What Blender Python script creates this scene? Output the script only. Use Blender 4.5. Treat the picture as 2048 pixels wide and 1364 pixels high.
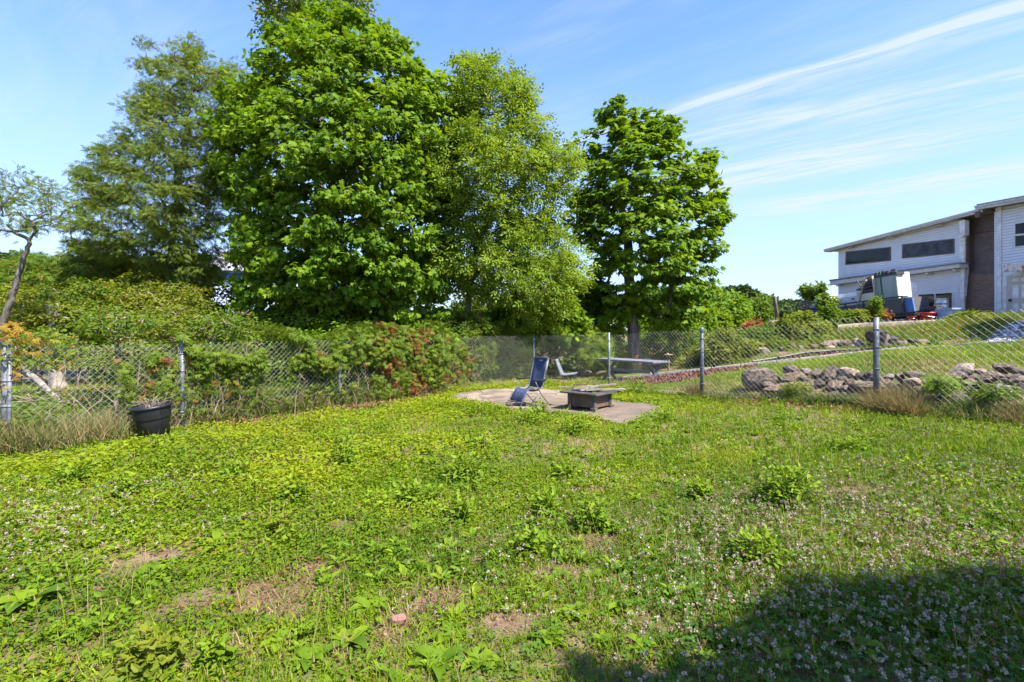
import bpy, math, random
import numpy as np
from mathutils import Vector, Matrix, noise
for _o in list(bpy.data.objects):
    bpy.data.objects.remove(_o)
scene = bpy.context.scene
COL = scene.collection
F, CX, HY, EYE = 1000.0, 1024.0, 660.0, 1.45      # photo pixels: focal length, centre column, horizon row; eye height in metres
# ------------------------------------------------------------------ camera
cam_d = bpy.data.cameras.new('camera')
cam_d.sensor_width = 36.0
cam_d.lens = 36.0 * F / 2048.0
cam_d.shift_y = -(682.0 - HY) / 2048.0
cam_d.clip_start = 0.05
cam_d.clip_end = 2000.0
cam = bpy.data.objects.new('camera', cam_d)
COL.objects.link(cam)
cam.location = (0, 0, EYE)
cam.rotation_euler = (math.pi / 2, 0, 0)
scene.camera = cam
# ------------------------------------------------------------------ light
SUN_EL = math.radians(54)
SUN_AZ = Vector((0.70, -0.71)).normalized()        # horizontal direction towards the sun
SUN = Vector((SUN_AZ.x * math.cos(SUN_EL), SUN_AZ.y * math.cos(SUN_EL), math.sin(SUN_EL)))
sun_d = bpy.data.lights.new('sun', 'SUN')
sun_d.energy = 4.0
sun_d.angle = math.radians(0.53)
sun_d.color = (1.0, 0.95, 0.86)
sun = bpy.data.objects.new('sun', sun_d)
COL.objects.link(sun)
sun.rotation_euler = SUN.to_track_quat('Z', 'Y').to_euler()
scene.view_settings.view_transform = 'Standard'
scene.view_settings.look = 'None'
scene.view_settings.gamma = 1.0
scene.view_settings.exposure = 1.82
scene.render.engine = 'CYCLES'
try:
    scene.cycles.use_denoising = True
    scene.cycles.max_bounces = 8
    scene.cycles.diffuse_bounces = 4
    scene.cycles.transmission_bounces = 5
    scene.cycles.sample_clamp_indirect = 6.0
except Exception:
    pass
world = bpy.data.worlds.new('World')
scene.world = world
world.use_nodes = True
nt = world.node_tree
nt.nodes.clear()
class NB:
    """tiny node-graph writer"""
    def __init__(s, tree): s.t = tree
    def n(s, typ, **kw):
        nd = s.t.nodes.new(typ)
        for k, v in kw.items(): setattr(nd, k, v)
        return nd
    def put(s, sock, v):
        if hasattr(v, 'links'): s.t.links.new(v, sock)
        elif isinstance(v, (tuple, list)) and len(v) == 3 and sock.type == 'RGBA': sock.default_value = (*v, 1)
        else: sock.default_value = v
    def m(s, op, a, b=None, c=None, clamp=False):
        nd = s.n('ShaderNodeMath', operation=op); nd.use_clamp = clamp
        for i, v in enumerate((a, b, c)):
            if v is not None: s.put(nd.inputs[i], v)
        return nd.outputs[0]
    def mix(s, f, a, b, mode='MIX'):
        nd = s.n('ShaderNodeMix', data_type='RGBA', blend_type=mode)
        s.put(nd.inputs[0], f); s.put(nd.inputs[6], a); s.put(nd.inputs[7], b)
        return nd.outputs[2]
    def noise(s, vec, scale, detail=3, rough=0.55, dist=0.0, dim='3D'):
        nd = s.n('ShaderNodeTexNoise', noise_dimensions=dim)
        if vec is not None: s.put(nd.inputs['Vector'], vec)
        nd.inputs['Scale'].default_value = scale; nd.inputs['Detail'].default_value = detail
        nd.inputs['Roughness'].default_value = rough; nd.inputs['Distortion'].default_value = dist
        return nd.outputs[0]
    def ramp(s, f, stops, interp='LINEAR'):
        nd = s.n('ShaderNodeValToRGB'); cr = nd.color_ramp; cr.interpolation = interp
        while len(cr.elements) < len(stops): cr.elements.new(0.5)
        for e, (p, c) in zip(cr.elements, stops):
            e.position = p; e.color = (*c, 1) if len(c) == 3 else c
        s.put(nd.inputs[0], f)
        return nd.outputs[0]
    def sstep(s, x, lo, hi):
        nd = s.n('ShaderNodeMapRange', interpolation_type='SMOOTHSTEP'); nd.clamp = True
        s.put(nd.inputs[0], x); nd.inputs[1].default_value = lo; nd.inputs[2].default_value = hi
        return nd.outputs[0]
b = NB(nt)
sky = b.n('ShaderNodeTexSky', sky_type='NISHITA')
sky.sun_disc = False
sky.sun_elevation = SUN_EL
sky.sun_rotation = math.atan2(SUN_AZ.x, SUN_AZ.y)
sky.altitude = 50; sky.air_density = 1.0; sky.dust_density = 0.5; sky.ozone_density = 1.5
tc = b.n('ShaderNodeTexCoord')
sep = b.n('ShaderNodeSeparateXYZ'); nt.links.new(tc.outputs['Generated'], sep.inputs[0])
zz = b.m('MAXIMUM', sep.outputs[2], 0.02)
u_ = b.m('DIVIDE', sep.outputs[0], zz); v_ = b.m('DIVIDE', sep.outputs[1], zz)
s_ = b.m('SUBTRACT', b.m('MULTIPLY', u_, 0.77), b.m('MULTIPLY', v_, 0.64))     # along the cirrus streaks
t_ = b.m('ADD', b.m('MULTIPLY', u_, 0.64), b.m('MULTIPLY', v_, 0.77))          # across them
cmb = b.n('ShaderNodeCombineXYZ'); b.put(cmb.inputs[0], b.m('MULTIPLY', s_, 0.55)); b.put(cmb.inputs[1], b.m('MULTIPLY', t_, 1.6))
wob = b.noise(cmb.outputs[0], 1.3, 2, 0.5)
tw = b.m('ADD', t_, b.m('MULTIPLY', b.m('SUBTRACT', wob, 0.5), 0.35))
fine = b.noise(cmb.outputs[0], 2.6, 6, 0.6, 0.6)
cmb2 = b.n('ShaderNodeCombineXYZ'); b.put(cmb2.inputs[0], b.m('MULTIPLY', s_, 0.9)); b.put(cmb2.inputs[1], b.m('MULTIPLY', tw, 7.0))
fib = b.noise(cmb2.outputs[0], 1.6, 5, 0.65, 0.5)
total = None
for (t0, wid, s0, s1, fall, amp) in ((2.20, 0.06, -1.5, 0.5, 0.7, 0.50), (2.60, 0.10, -1.25, -0.3, 0.35, 0.5), (2.72, 0.10, -0.35, 0.6, 0.35, 0.5),
                                     (3.5, 0.26, -1.9, -0.1, 0.7, 0.85), (4.45, 0.3, -0.8, 1.6, 0.8, 0.8), (2.30, 0.17, -0.7, 0.6, 0.5, 0.28), (2.95, 0.25, -0.9, 0.6, 0.5, 0.2)):
    d = b.m('DIVIDE', b.m('SUBTRACT', tw, t0), wid)
    g = b.m('EXPONENT', b.m('MULTIPLY', b.m('MULTIPLY', d, d), -1.0))
    win = b.m('MULTIPLY', b.sstep(s_, s0 - fall, s0 + fall * 0.4), b.m('SUBTRACT', 1.0, b.sstep(s_, s1 - fall * 0.4, s1 + fall)))
    k = b.m('MULTIPLY', b.m('MULTIPLY', g, win), amp)
    total = k if total is None else b.m('ADD', total, k)
soft = b.noise(cmb.outputs[0], 0.9, 5, 0.6, 0.4)
veil = b.m('MULTIPLY', b.m('MULTIPLY', b.sstep(soft, 0.36, 0.75), b.sstep(fib, 0.15, 0.8)), 0.5)
cl = b.m('MULTIPLY', total, b.m('MULTIPLY', b.m('MULTIPLY', b.sstep(fine, 0.2, 0.66), b.sstep(fib, 0.25, 0.68)), 2.3))
cl = b.m('MULTIPLY', b.m('ADD', cl, veil, clamp=True), 0.8)
hz = b.m('SUBTRACT', 1.0, b.sstep(sep.outputs[2], -0.06, 0.56))
hs = b.n('ShaderNodeHueSaturation'); hs.inputs['Saturation'].default_value = 1.1; hs.inputs['Value'].default_value = 1.0
nt.links.new(sky.outputs[0], hs.inputs['Color'])
clear = b.mix(b.m('MULTIPLY', hz, 0.74), b.mix(1.0, hs.outputs[0], (0.54, 0.605, 0.86), 'MULTIPLY'), (1.24, 1.52, 1.84))      # blue overhead, pale towards the horizon
skyc = b.mix(cl, clear, (1.62, 1.80, 1.95))
bg = b.n('ShaderNodeBackground'); bg.inputs['Strength'].default_value = 0.15
nt.links.new(skyc, bg.inputs['Color'])
wo = b.n('ShaderNodeOutputWorld'); nt.links.new(bg.outputs[0], wo.inputs[0])
# ------------------------------------------------------------------ helpers
rng = np.random.default_rng(7)
def P(px, py, Y): return Vector(((px - CX) / F * Y, Y, EYE + (HY - py) / F * Y))
def nrm(a): return a / np.maximum(np.linalg.norm(a, axis=-1, keepdims=True), 1e-9)
CP = np.array([(-14,4,0),(-14,-6,0),(-6,6,0),(-6,2,0),(-3,4,0),(0,2,0),(0,5,0),(0,8,0),(-3,9,0),(.6,13.7,.05),(2.2,11.5,.1),(3.6,9.4,.19),(3,6,.16),(3,3,.12),
 (5.1,7,.36),(6,5.5,.44),(5,4,.32),(6,2,.38),(8,3,.6),(2,-4,.1),(-5,-4,0),(8,-5,.5),(-12,10,0),(-7,13,-.02),(-3,16,-.08),(-10,20,-.2),(0,20,-.08),(-5,30,-.3),(-20,20,-.3),(-24,8,-.1),
 (3.2,14,.02),(4.9,13,.33),(8.6,13.5,.79),(9.3,13.3,.84),(7.2,13.4,.60),(8.7,12,.90),(9.7,9.5,1.15),(4.75,9.9,.46),(5.9,9.2,.72),(6.9,7.7,.88),(8.2,8.4,1.0),(9.8,6,1.05),(4.3,8.9,.30),(5.85,6.8,.45),
 (7.4,15,.82),(5.8,15.5,.3),(10.1,15,.95),(12,14.5,1.02),(12.2,17.6,1.30),(14.5,17.6,1.40),(12.6,19,1.42),(15,19,1.52),(22.9,32,1.70),(26,30,1.85),(31,29,2.25),(27.4,42,1.9),(20.7,36,1.5),(9.6,17.5,.85),(10.6,20,.95),(12.5,24,1.1),(15,29,1.3),(8,20,.4),(11,26,.6),
 (12.7,13,1.1),(15,15.5,1.6),(16.4,16,1.68),(17,12,1.5),(20,8,1.6),(30,15,2.2),(16.6,40,.3),(5,25,.1),(4.2,17,.05),(10,30,.3),(-8,40,-.2),(6,40,-.1),(30,60,2),(-40,40,0),(0,70,0),(40,30,2.6),
 (-80,0,0),(80,0,2),(-80,90,0),(80,90,2),(0,-60,0),(0,120,0)], float)
def _ker(x, y): return np.sqrt((x[:, None] - CP[None, :, 0]) ** 2 + (y[:, None] - CP[None, :, 1]) ** 2 + 0.6)
_A = _ker(CP[:, 0], CP[:, 1]) - 0.02 * np.eye(len(CP))
_W = np.linalg.lstsq(np.block([[_A, np.ones((len(CP), 1))], [np.ones((1, len(CP))), np.zeros((1, 1))]]), np.append(CP[:, 2], 0), rcond=None)[0]
def gh(x, y):
    x = np.atleast_1d(np.asarray(x, float)); y = np.atleast_1d(np.asarray(y, float)); out = np.empty(x.shape)
    for i in range(0, len(x), 20000):
        out[i:i + 20000] = _ker(x[i:i + 20000], y[i:i + 20000]) @ _W[:-1] + _W[-1]
    return out
def g1(x, y): return float(gh([x], [y])[0])
def G(px, py, ymax=60.0):
    """where the ray through a photo pixel meets the ground"""
    ys = np.concatenate([np.arange(1.2, 20, 0.04), np.arange(20, ymax, 0.2)])
    z = EYE + (HY - py) / F * ys
    hit = np.nonzero(z <= gh((px - CX) / F * ys, ys))[0]
    Y = ys[hit[0]] if len(hit) else ymax
    x = (px - CX) / F * Y
    return Vector((x, Y, g1(x, Y)))
def in_poly(x, y, poly):
    inside = np.zeros(x.shape, bool); n = len(poly)
    for i in range(n):
        x1, y1 = poly[i]; x2, y2 = poly[(i + 1) % n]
        c = ((y1 > y) != (y2 > y)) & (x < (x2 - x1) * (y - y1) / ((y2 - y1) if y2 != y1 else 1e-9) + x1)
        inside ^= c
    return inside
def poly_dist(x, y, poly):
    d = np.full(x.shape, 1e9); n = len(poly)
    for i in range(n):
        ax, ay = poly[i]; bx, by = poly[(i + 1) % n]
        dx, dy = bx - ax, by - ay
        t = np.clip(((x - ax) * dx + (y - ay) * dy) / max(dx * dx + dy * dy, 1e-9), 0, 1)
        d = np.minimum(d, np.hypot(x - ax - t * dx, y - ay - t * dy))
    return d
def vnoise(x, y, sc, seed=0):
    """smooth value noise, vectorised, 0..1"""
    x = np.asarray(x) / sc + 31.7 * seed; y = np.asarray(y) / sc + 17.3 * seed
    xi = np.floor(x).astype(np.int64); yi = np.floor(y).astype(np.int64); fx = x - xi; fy = y - yi
    fx = fx * fx * (3 - 2 * fx); fy = fy * fy * (3 - 2 * fy)
    def h(a, c):
        n = (a * 374761393 + c * 668265263 + seed * 974634777) & 0xffffffff
        n = ((n ^ (n >> 13)) * 1274126177) & 0xffffffff
        return ((n ^ (n >> 16)) & 0xffff) / 65535.0
    return (h(xi, yi) * (1 - fx) + h(xi + 1, yi) * fx) * (1 - fy) + (h(xi, yi + 1) * (1 - fx) + h(xi + 1, yi + 1) * fx) * fy
class Acc:
    """collects geometry for ONE mesh object"""
    def __init__(s): s.V = []; s.L = []; s.S = []; s.A = []; s.B = []; s.n = 0
    def raw(s, verts, loops, sizes, v=None, w=None):
        verts = np.asarray(verts, float).reshape(-1, 3); nf = len(sizes)
        s.V.append(verts); s.L.append(np.asarray(loops, np.int64) + s.n); s.S.append(np.asarray(sizes, np.int64))
        s.A.append(np.broadcast_to(np.asarray(0.5 if v is None else v, float), (nf,))); s.B.append(np.broadcast_to(np.asarray(0.0 if w is None else w, float), (nf,)))
        s.n += len(verts)
    def faces(s, verts, faces, v=None, w=None):
        s.raw(verts, [i for f in faces for i in f], [len(f) for f in faces], v, w)
    def inst(s, tv, tf, pos, X, Y, Z, sc, v, w=None):
        """copies of a small template; X/Y/Z (N,3) axes, sc (N,) or (N,3)"""
        tv = np.asarray(tv, float); N = len(pos); k = len(tv)
        if N == 0: return
        sc = np.asarray(sc, float)
        if sc.ndim == 1: sc = np.repeat(sc[:, None], 3, 1)
        vv = (pos[:, None, :] + tv[None, :, 0:1] * (X * sc[:, 0:1])[:, None, :] + tv[None, :, 1:2] * (Y * sc[:, 1:2])[:, None, :] + tv[None, :, 2:3] * (Z * sc[:, 2:3])[:, None, :]).reshape(-1, 3)
        flat = np.array([i for f in tf for i in f]); sz = np.array([len(f) for f in tf])
        lp = (flat[None, :] + (np.arange(N) * k)[:, None]).ravel()
        s.raw(vv, lp, np.tile(sz, N), np.repeat(np.broadcast_to(v, (N,)), len(tf)), np.repeat(np.broadcast_to(0.0 if w is None else w, (N,)), len(tf)))
    def hexa(s, p):
        """8 corners: bottom loop then top loop"""
        s.faces([tuple(q) for q in p], [(3, 2, 1, 0), (4, 5, 6, 7), (0, 1, 5, 4), (1, 2, 6, 5), (2, 3, 7, 6), (3, 0, 4, 7)])
    def box(s, c, sz, M=None):
        x, y, z = [q / 2 for q in sz]; c = Vector(c)
        pts = [Vector(q) for q in ((-x, -y, -z), (x, -y, -z), (x, y, -z), (-x, y, -z), (-x, -y, z), (x, -y, z), (x, y, z), (-x, y, z))]
        s.hexa([c + (M @ q if M is not None else q) for q in pts])
    def beam(s, a, c, w, h, up=(0, 0, 1)):
        a = Vector(a); c = Vector(c); d = (c - a).normalized(); r = d.cross(Vector(up)).normalized() * w / 2; u = r.cross(d).normalized() * h / 2
        s.hexa([a - r - u, a + r - u, c + r - u, c - r - u, a - r + u, a + r + u, c + r + u, c - r + u])
    def tube(s, path, rad, sides=6, cap=True, v=None):
        path = np.array([tuple(p) for p in path], float); n = len(path)
        rad = np.broadcast_to(np.asarray(rad, float), (n,))
        d = np.gradient(path, axis=0); d = nrm(d)
        ref = np.array([0, 0, 1.0]) if abs(d[:, 2]).mean() < 0.8 else np.array([1.0, 0, 0])
        a = nrm(np.cross(d, ref)); c = np.cross(d, a)
        th = np.linspace(0, 2 * np.pi, sides, endpoint=False)
        vv = (path[:, None, :] + rad[:, None, None] * (np.cos(th)[None, :, None] * a[:, None, :] + np.sin(th)[None, :, None] * c[:, None, :])).reshape(-1, 3)
        fs = []
        for i in range(n - 1):
            for j in range(sides):
                k = (j + 1) % sides
                fs.append((i * sides + j, i * sides + k, (i + 1) * sides + k, (i + 1) * sides + j))
        if cap: fs += [tuple(range(sides))[::-1], tuple((n - 1) * sides + j for j in range(sides))]
        s.faces(vv, fs, v)
    def lathe(s, prof, sides=24, M=None, c=(0, 0, 0)):
        th = np.linspace(0, 2 * np.pi, sides, endpoint=False); vv = []; fs = []
        for r, z in prof:
            for t in th:
                q = Vector((r * math.cos(t), r * math.sin(t), z)); q = M @ q if M is not None else q
                vv.append(tuple(q + Vector(c)))
        for i in range(len(prof) - 1):
            for j in range(sides):
                k = (j + 1) % sides
                fs.append((i * sides + j, i * sides + k, (i + 1) * sides + k, (i + 1) * sides + j))
        s.faces(vv, fs)
    def prism(s, pts, ext):
        """polygon (3d points) pushed along ext"""
        pts = [Vector(p) for p in pts]; ext = Vector(ext); n = len(pts)
        s.faces([tuple(p) for p in pts] + [tuple(p + ext) for p in pts], [tuple(range(n))[::-1], tuple(range(n, 2 * n))] + [(i, (i + 1) % n, n + (i + 1) % n, n + i) for i in range(n)])
    def mesh(s, name, smooth=False):
        me = bpy.data.meshes.new(name)
        V = np.concatenate(s.V); L = np.concatenate(s.L); S = np.concatenate(s.S)
        me.vertices.add(len(V)); me.vertices.foreach_set('co', V.astype(np.float32).ravel())
        me.loops.add(len(L)); me.loops.foreach_set('vertex_index', L.astype(np.int32))
        me.polygons.add(len(S)); me.polygons.foreach_set('loop_start', (np.cumsum(S) - S).astype(np.int32)); me.polygons.foreach_set('loop_total', S.astype(np.int32))
        me.polygons.foreach_set('use_smooth', np.full(len(S), smooth))
        for nm, ar in (('v', s.A), ('w', s.B)):
            at = me.attributes.new(nm, 'FLOAT', 'FACE'); at.data.foreach_set('value', np.concatenate(ar).astype(np.float32))
        me.update(calc_edges=True); me.validate()
        return me
    def build(s, name, mat, parent=None, smooth=False, loc=None, bevel=0.0):
        me = s.mesh(name, smooth); me.materials.append(mat)
        o = bpy.data.objects.new(name, me); COL.objects.link(o)
        if loc is not None: o.location = loc
        if parent is not None: o.parent = parent
        if bevel:
            bm = o.modifiers.new('bevel', 'BEVEL'); bm.width = bevel; bm.segments = 2; bm.limit_method = 'ANGLE'
        return o
def tag(o, label, cat, group=None, kind=None):
    o['label'] = label; o['category'] = cat
    if group: o['group'] = group
    if kind: o['kind'] = kind
    return o
def thing(name, label, cat, loc=(0, 0, 0), rz=0.0, group=None):
    o = bpy.data.objects.new(name, None); COL.objects.link(o); o.empty_display_size = 0.2
    o.location = loc; o.rotation_euler = (0, 0, rz)
    return tag(o, label, cat, group)
def plabel(o, text): o['label'] = text; return o
# ------------------------------------------------------------------ materials
MATS = {}
def mat(name, col, col2=None, rough=0.7, scale=4.0, metal=0.0, bump=0.0, bscale=None, spec=0.4, streak=None, detail=5, lo=0.35, hi=0.65, coords='Object'):
    m = bpy.data.materials.new(name); m.use_nodes = True; t = m.node_tree; bs = t.nodes['Principled BSDF']; q = NB(t)
    bs.inputs['Roughness'].default_value = rough; bs.inputs['Metallic'].default_value = metal
    bs.inputs['Specular IOR Level'].default_value = spec
    tcn = q.n('ShaderNodeTexCoord'); vec = tcn.outputs[coords]
    if streak:
        mp = q.n('ShaderNodeMapping'); q.put(mp.inputs[0], vec); mp.inputs['Scale'].default_value = streak; vec = mp.outputs[0]
    f = q.noise(vec, scale, detail, 0.62)
    if col2 is None: col2 = tuple(c * 0.72 for c in col)
    q.put(bs.inputs['Base Color'], q.mix(q.sstep(f, lo, hi), col2, col))
    q.put(bs.inputs['Roughness'], q.m('ADD', rough - 0.08, q.m('MULTIPLY', f, 0.16), clamp=True))
    if bump:
        bn = q.n('ShaderNodeBump'); bn.inputs['Strength'].default_value = bump; bn.inputs['Distance'].default_value = 0.03
        q.put(bn.inputs['Height'], q.noise(vec, bscale or scale * 4, 6, 0.6)); q.put(bs.inputs['Normal'], bn.outputs[0])
    MATS[name] = m
    return m
def leafmat(name, ramp, alt=None, trans=0.35, rough=0.6, patch=1.5, patchcol=None, spec=0.18):
    """leaf: per-leaf colour from attribute v; w picks the second ramp (autumn or dry leaves)"""
    m = bpy.data.materials.new(name); m.use_nodes = True; t = m.node_tree; q = NB(t)
    bs = t.nodes['Principled BSDF']; out = t.nodes['Material Output']
    av = q.n('ShaderNodeAttribute', attribute_name='v'); aw = q.n('ShaderNodeAttribute', attribute_name='w')
    c = q.ramp(av.outputs['Fac'], [(i / (len(ramp) - 1), k) for i, k in enumerate(ramp)])
    if alt: c = q.mix(q.sstep(aw.outputs['Fac'], 0.4, 0.6), c, q.ramp(av.outputs['Fac'], [(i / (len(alt) - 1), k) for i, k in enumerate(alt)]))
    if patchcol:
        g = q.n('ShaderNodeNewGeometry')
        c = q.mix(q.m('MULTIPLY', q.sstep(q.noise(g.outputs['Position'], patch, 3, 0.6), 0.45, 0.7), 0.7), c, q.mix(0.5, c, patchcol))
    q.put(bs.inputs['Base Color'], c); bs.inputs['Roughness'].default_value = rough; bs.inputs['Specular IOR Level'].default_value = spec
    tr = q.n('ShaderNodeBsdfTranslucent'); q.put(tr.inputs[0], q.mix(1.0, c, (1.25, 1.15, 0.5), 'MULTIPLY'))
    mx = q.n('ShaderNodeMixShader'); mx.inputs[0].default_value = trans
    t.links.new(bs.outputs[0], mx.inputs[1]); t.links.new(tr.outputs[0], mx.inputs[2]); t.links.new(mx.outputs[0], out.inputs[0])
    MATS[name] = m
    return m
M_maple = leafmat('maple_leaves', [(0.072, 0.15, 0.0084), (0.126, 0.222, 0.0096), (0.216, 0.312, 0.012)], trans=0.46)
M_maple2 = leafmat('maple_leaves_darker', [(0.072, 0.15, 0.0096), (0.126, 0.222, 0.0108), (0.216, 0.312, 0.0144)], trans=0.46)
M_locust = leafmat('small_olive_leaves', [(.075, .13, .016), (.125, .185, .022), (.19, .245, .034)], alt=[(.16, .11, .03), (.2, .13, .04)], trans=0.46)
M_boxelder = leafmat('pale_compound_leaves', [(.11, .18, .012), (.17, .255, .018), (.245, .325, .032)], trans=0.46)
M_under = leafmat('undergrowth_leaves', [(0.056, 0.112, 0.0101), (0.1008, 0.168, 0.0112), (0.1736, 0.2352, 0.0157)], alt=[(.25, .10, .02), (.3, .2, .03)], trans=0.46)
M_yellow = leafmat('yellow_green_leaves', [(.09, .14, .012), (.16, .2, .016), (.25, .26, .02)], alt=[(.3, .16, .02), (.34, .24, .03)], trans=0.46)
M_far = leafmat('distant_foliage', [(.03, .06, .016), (.05, .085, .02), (.075, .115, .026)], trans=0.2, rough=0.7)
M_creeper = leafmat('creeper_leaves', [(.06, .115, .010), (.115, .175, .014), (.19, .24, .02)], alt=[(.20, .035, .015), (.22, .085, .025), (.27, .17, .045)], trans=0.46)
M_orange = leafmat('russet_leaves', [(.22, .07, .02), (.28, .10, .03), (.12, .12, .03)], trans=0.3)
M_lawn = leafmat('lawn_weed_leaves', [(0.0784, 0.1512, 0.0045), (0.1512, 0.2296, 0.0056), (0.2576, 0.3136, 0.009)], alt=[(.2, .09, .035), (.26, .15, .06)], trans=0.46, patch=0.5, patchcol=(.27, .26, .012))
M_clover = leafmat('clover_leaves', [(0.046, 0.115, 0.0115), (0.0862, 0.1667, 0.0126), (0.1437, 0.2242, 0.0149)], alt=[(.18, .07, .03), (.2, .1, .05)], trans=0.32)
M_grass = leafmat('grass_blades', [(0.0896, 0.1624, 0.0056), (0.1512, 0.2352, 0.0078), (0.2408, 0.3024, 0.0157)], alt=[(.28, .19, .09), (.38, .28, .15)], trans=0.34, patch=0.8, patchcol=(.23, .27, .012))
M_dry = leafmat('dry_grass', [(.16, .12, .05), (.26, .19, .085), (.36, .27, .14)], alt=[(.06, .10, .02), (.1, .14, .03)], trans=0.25, rough=0.8)
M_litter = leafmat('fallen_leaf_litter', [(.10, .045, .025), (.19, .085, .05), (.28, .16, .11)], trans=0.15, rough=0.85)
M_flower = leafmat('clover_flower', [(.24, .20, .13), (.34, .28, .20), (.46, .40, .31)], alt=[(.15, .085, .04), (.24, .15, .08)], trans=0.2, rough=0.8)
M_weed = leafmat('broad_weed_leaves', [(0.0747, 0.1437, 0.0069), (0.1323, 0.2127, 0.0092), (0.207, 0.2818, 0.0115)], trans=0.36)
M_bark = mat('grey_bark', (.17, .145, .12), (.055, .045, .038), 0.9, 5, bump=0.8, bscale=14, streak=(1, 1, .22))
M_barkp = mat('pale_bark', (.30, .26, .21), (.10, .085, .07), 0.9, 6, bump=0.7, bscale=16, streak=(1, 1, .25))
M_twig = mat('dry_stems', (.26, .20, .14), (.12, .085, .06), 0.9, 9)
M_rock = mat('field_stone', (.26, .20, .145), (.07, .055, .043), 0.9, 5, bump=1.0, bscale=12, lo=.4, hi=.6)
M_rockp = mat('pale_stone', (.42, .35, .28), (.18, .145, .115), 0.9, 6, bump=0.8, bscale=18)
M_rockd = mat('dark_stone', (.14, .12, .105), (.055, .048, .043), 0.9, 6, bump=0.8, bscale=18)
for _m in (M_rock, M_rockp, M_rockd):      # every stone its own shade
    _q = NB(_m.node_tree); _bs = _m.node_tree.nodes['Principled BSDF']; _s = _bs.inputs['Base Color'].links[0].from_socket; _oi = _q.n('ShaderNodeObjectInfo')
    _q.put(_bs.inputs['Base Color'], _q.mix(1.0, _s, _q.ramp(_oi.outputs['Random'], [(0, (.58, .56, .55)), (.3, (1.0, .93, .85)), (.55, (.75, .75, .78)), (.8, (1.25, 1.1, .95)), (1, (.85, .72, .62))]), 'MULTIPLY'))
M_galv = mat('galvanised_steel', (.18, .19, .205), (.085, .092, .10), 0.55, 12, metal=0.3, lo=.3, hi=.6)
M_wire = mat('fence_wire', (.42, .41, .385), (.25, .235, .215), 0.6, 20, metal=0.3)
M_black = mat('black_plastic', (.018, .019, .022), (.012, .012, .014), 0.45, 6, bump=0.05)
M_galvd = mat('dull_grey_steel', (.15, .165, .18), (.07, .08, .09), 0.55, 9, metal=0.4)
M_blackm = mat('black_metal', (.03, .031, .034), (.02, .02, .02), 0.5, 8)
# ------------------------------------------------------------------ ground
def axis(segs):
    out = [segs[0][0]]
    for lo, hi, st in segs: out += list(np.arange(lo + st, hi + 1e-6, st))
    return np.array(out)
gx = axis([(-400, -60, 20), (-60, -16, 2), (-16, 20, .22), (20, 40, 1), (40, 80, 4), (80, 400, 20)])
gy = axis([(-300, -20, 20), (-20, -2, 2), (-2, 20, .22), (20, 60, 1), (60, 120, 5), (120, 500, 20)])
XX, YY = np.meshgrid(gx, gy); fx, fy = XX.ravel(), YY.ravel()
fz = gh(np.clip(fx, -80, 80), np.clip(fy, -60, 120))
near = (np.abs(fx) < 20) & (fy < 24)
fz = fz + np.where(near, (vnoise(fx, fy, .9, 3) - .5) * .03 + (vnoise(fx, fy, .35, 4) - .5) * .016, 0)
nx, ny = len(gx), len(gy)
ii = (np.arange(ny - 1)[:, None] * nx + np.arange(nx - 1)[None, :]).ravel()
ga = Acc(); ga.raw(np.stack([fx, fy, fz], 1), np.stack([ii, ii + 1, ii + nx + 1, ii + nx], 1).ravel(), np.full(len(ii), 4))
mg = bpy.data.materials.new('soil_and_turf'); mg.use_nodes = True; q = NB(mg.node_tree); bs = mg.node_tree.nodes['Principled BSDF']
geo = q.n('ShaderNodeNewGeometry'); pos = geo.outputs['Position']
soil = q.mix(q.sstep(q.noise(pos, 9, 5, .65), .35, .68), (.10, .062, .038), (.235, .155, .10))
soil = q.mix(q.sstep(q.noise(pos, 60, 3, .6), .55, .7), soil, (.21, .135, .088))
turf = q.mix(q.sstep(q.noise(pos, 22, 4, .6), .35, .65), (.045, .075, .012), (.115, .15, .022))
cov = q.sstep(q.noise(pos, 1.7, 5, .65), .40, .60)
q.put(bs.inputs['Base Color'], q.mix(q.m('MULTIPLY', cov, .75), soil, turf)); bs.inputs['Roughness'].default_value = .95; bs.inputs['Specular IOR Level'].default_value = .15
bn = q.n('ShaderNodeBump'); bn.inputs['Strength'].default_value = .7; bn.inputs['Distance'].default_value = .03; q.put(bn.inputs['Height'], q.noise(pos, 35, 6, .65)); q.put(bs.inputs['Normal'], bn.outputs[0])
go = ga.build('ground', mg, smooth=True); go['kind'] = 'structure'
# ------------------------------------------------------------------ leaf shapes
T_maple = ([(0, 0, 0), (.28, -.12, .03), (.26, .08, .04), (.60, .14, -.02), (.40, .32, .05), (.54, .62, -.02), (.24, .54, .05), (0, 1, -.04), (-.24, .54, .05), (-.54, .62, -.02), (-.40, .32, .05), (-.60, .14, -.02), (-.26, .08, .04), (-.28, -.12, .03), (0, .35, .07)],
           [(0, 1, 2, 14), (2, 3, 4, 14), (4, 5, 6, 14), (6, 7, 14), (7, 8, 14), (8, 9, 10, 14), (10, 11, 12, 14), (12, 13, 0, 14)])
T_oval = ([(0, 0, 0), (.26, .3, .06), (.21, .72, .05), (0, 1, -.03), (-.21, .72, .05), (-.26, .3, .06)], [(0, 1, 2, 3), (0, 3, 4, 5)])
T_lance = ([(0, 0, 0), (.13, .4, .03), (0, 1, -.05), (-.13, .4, .03)], [(0, 1, 2, 3)])
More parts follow.
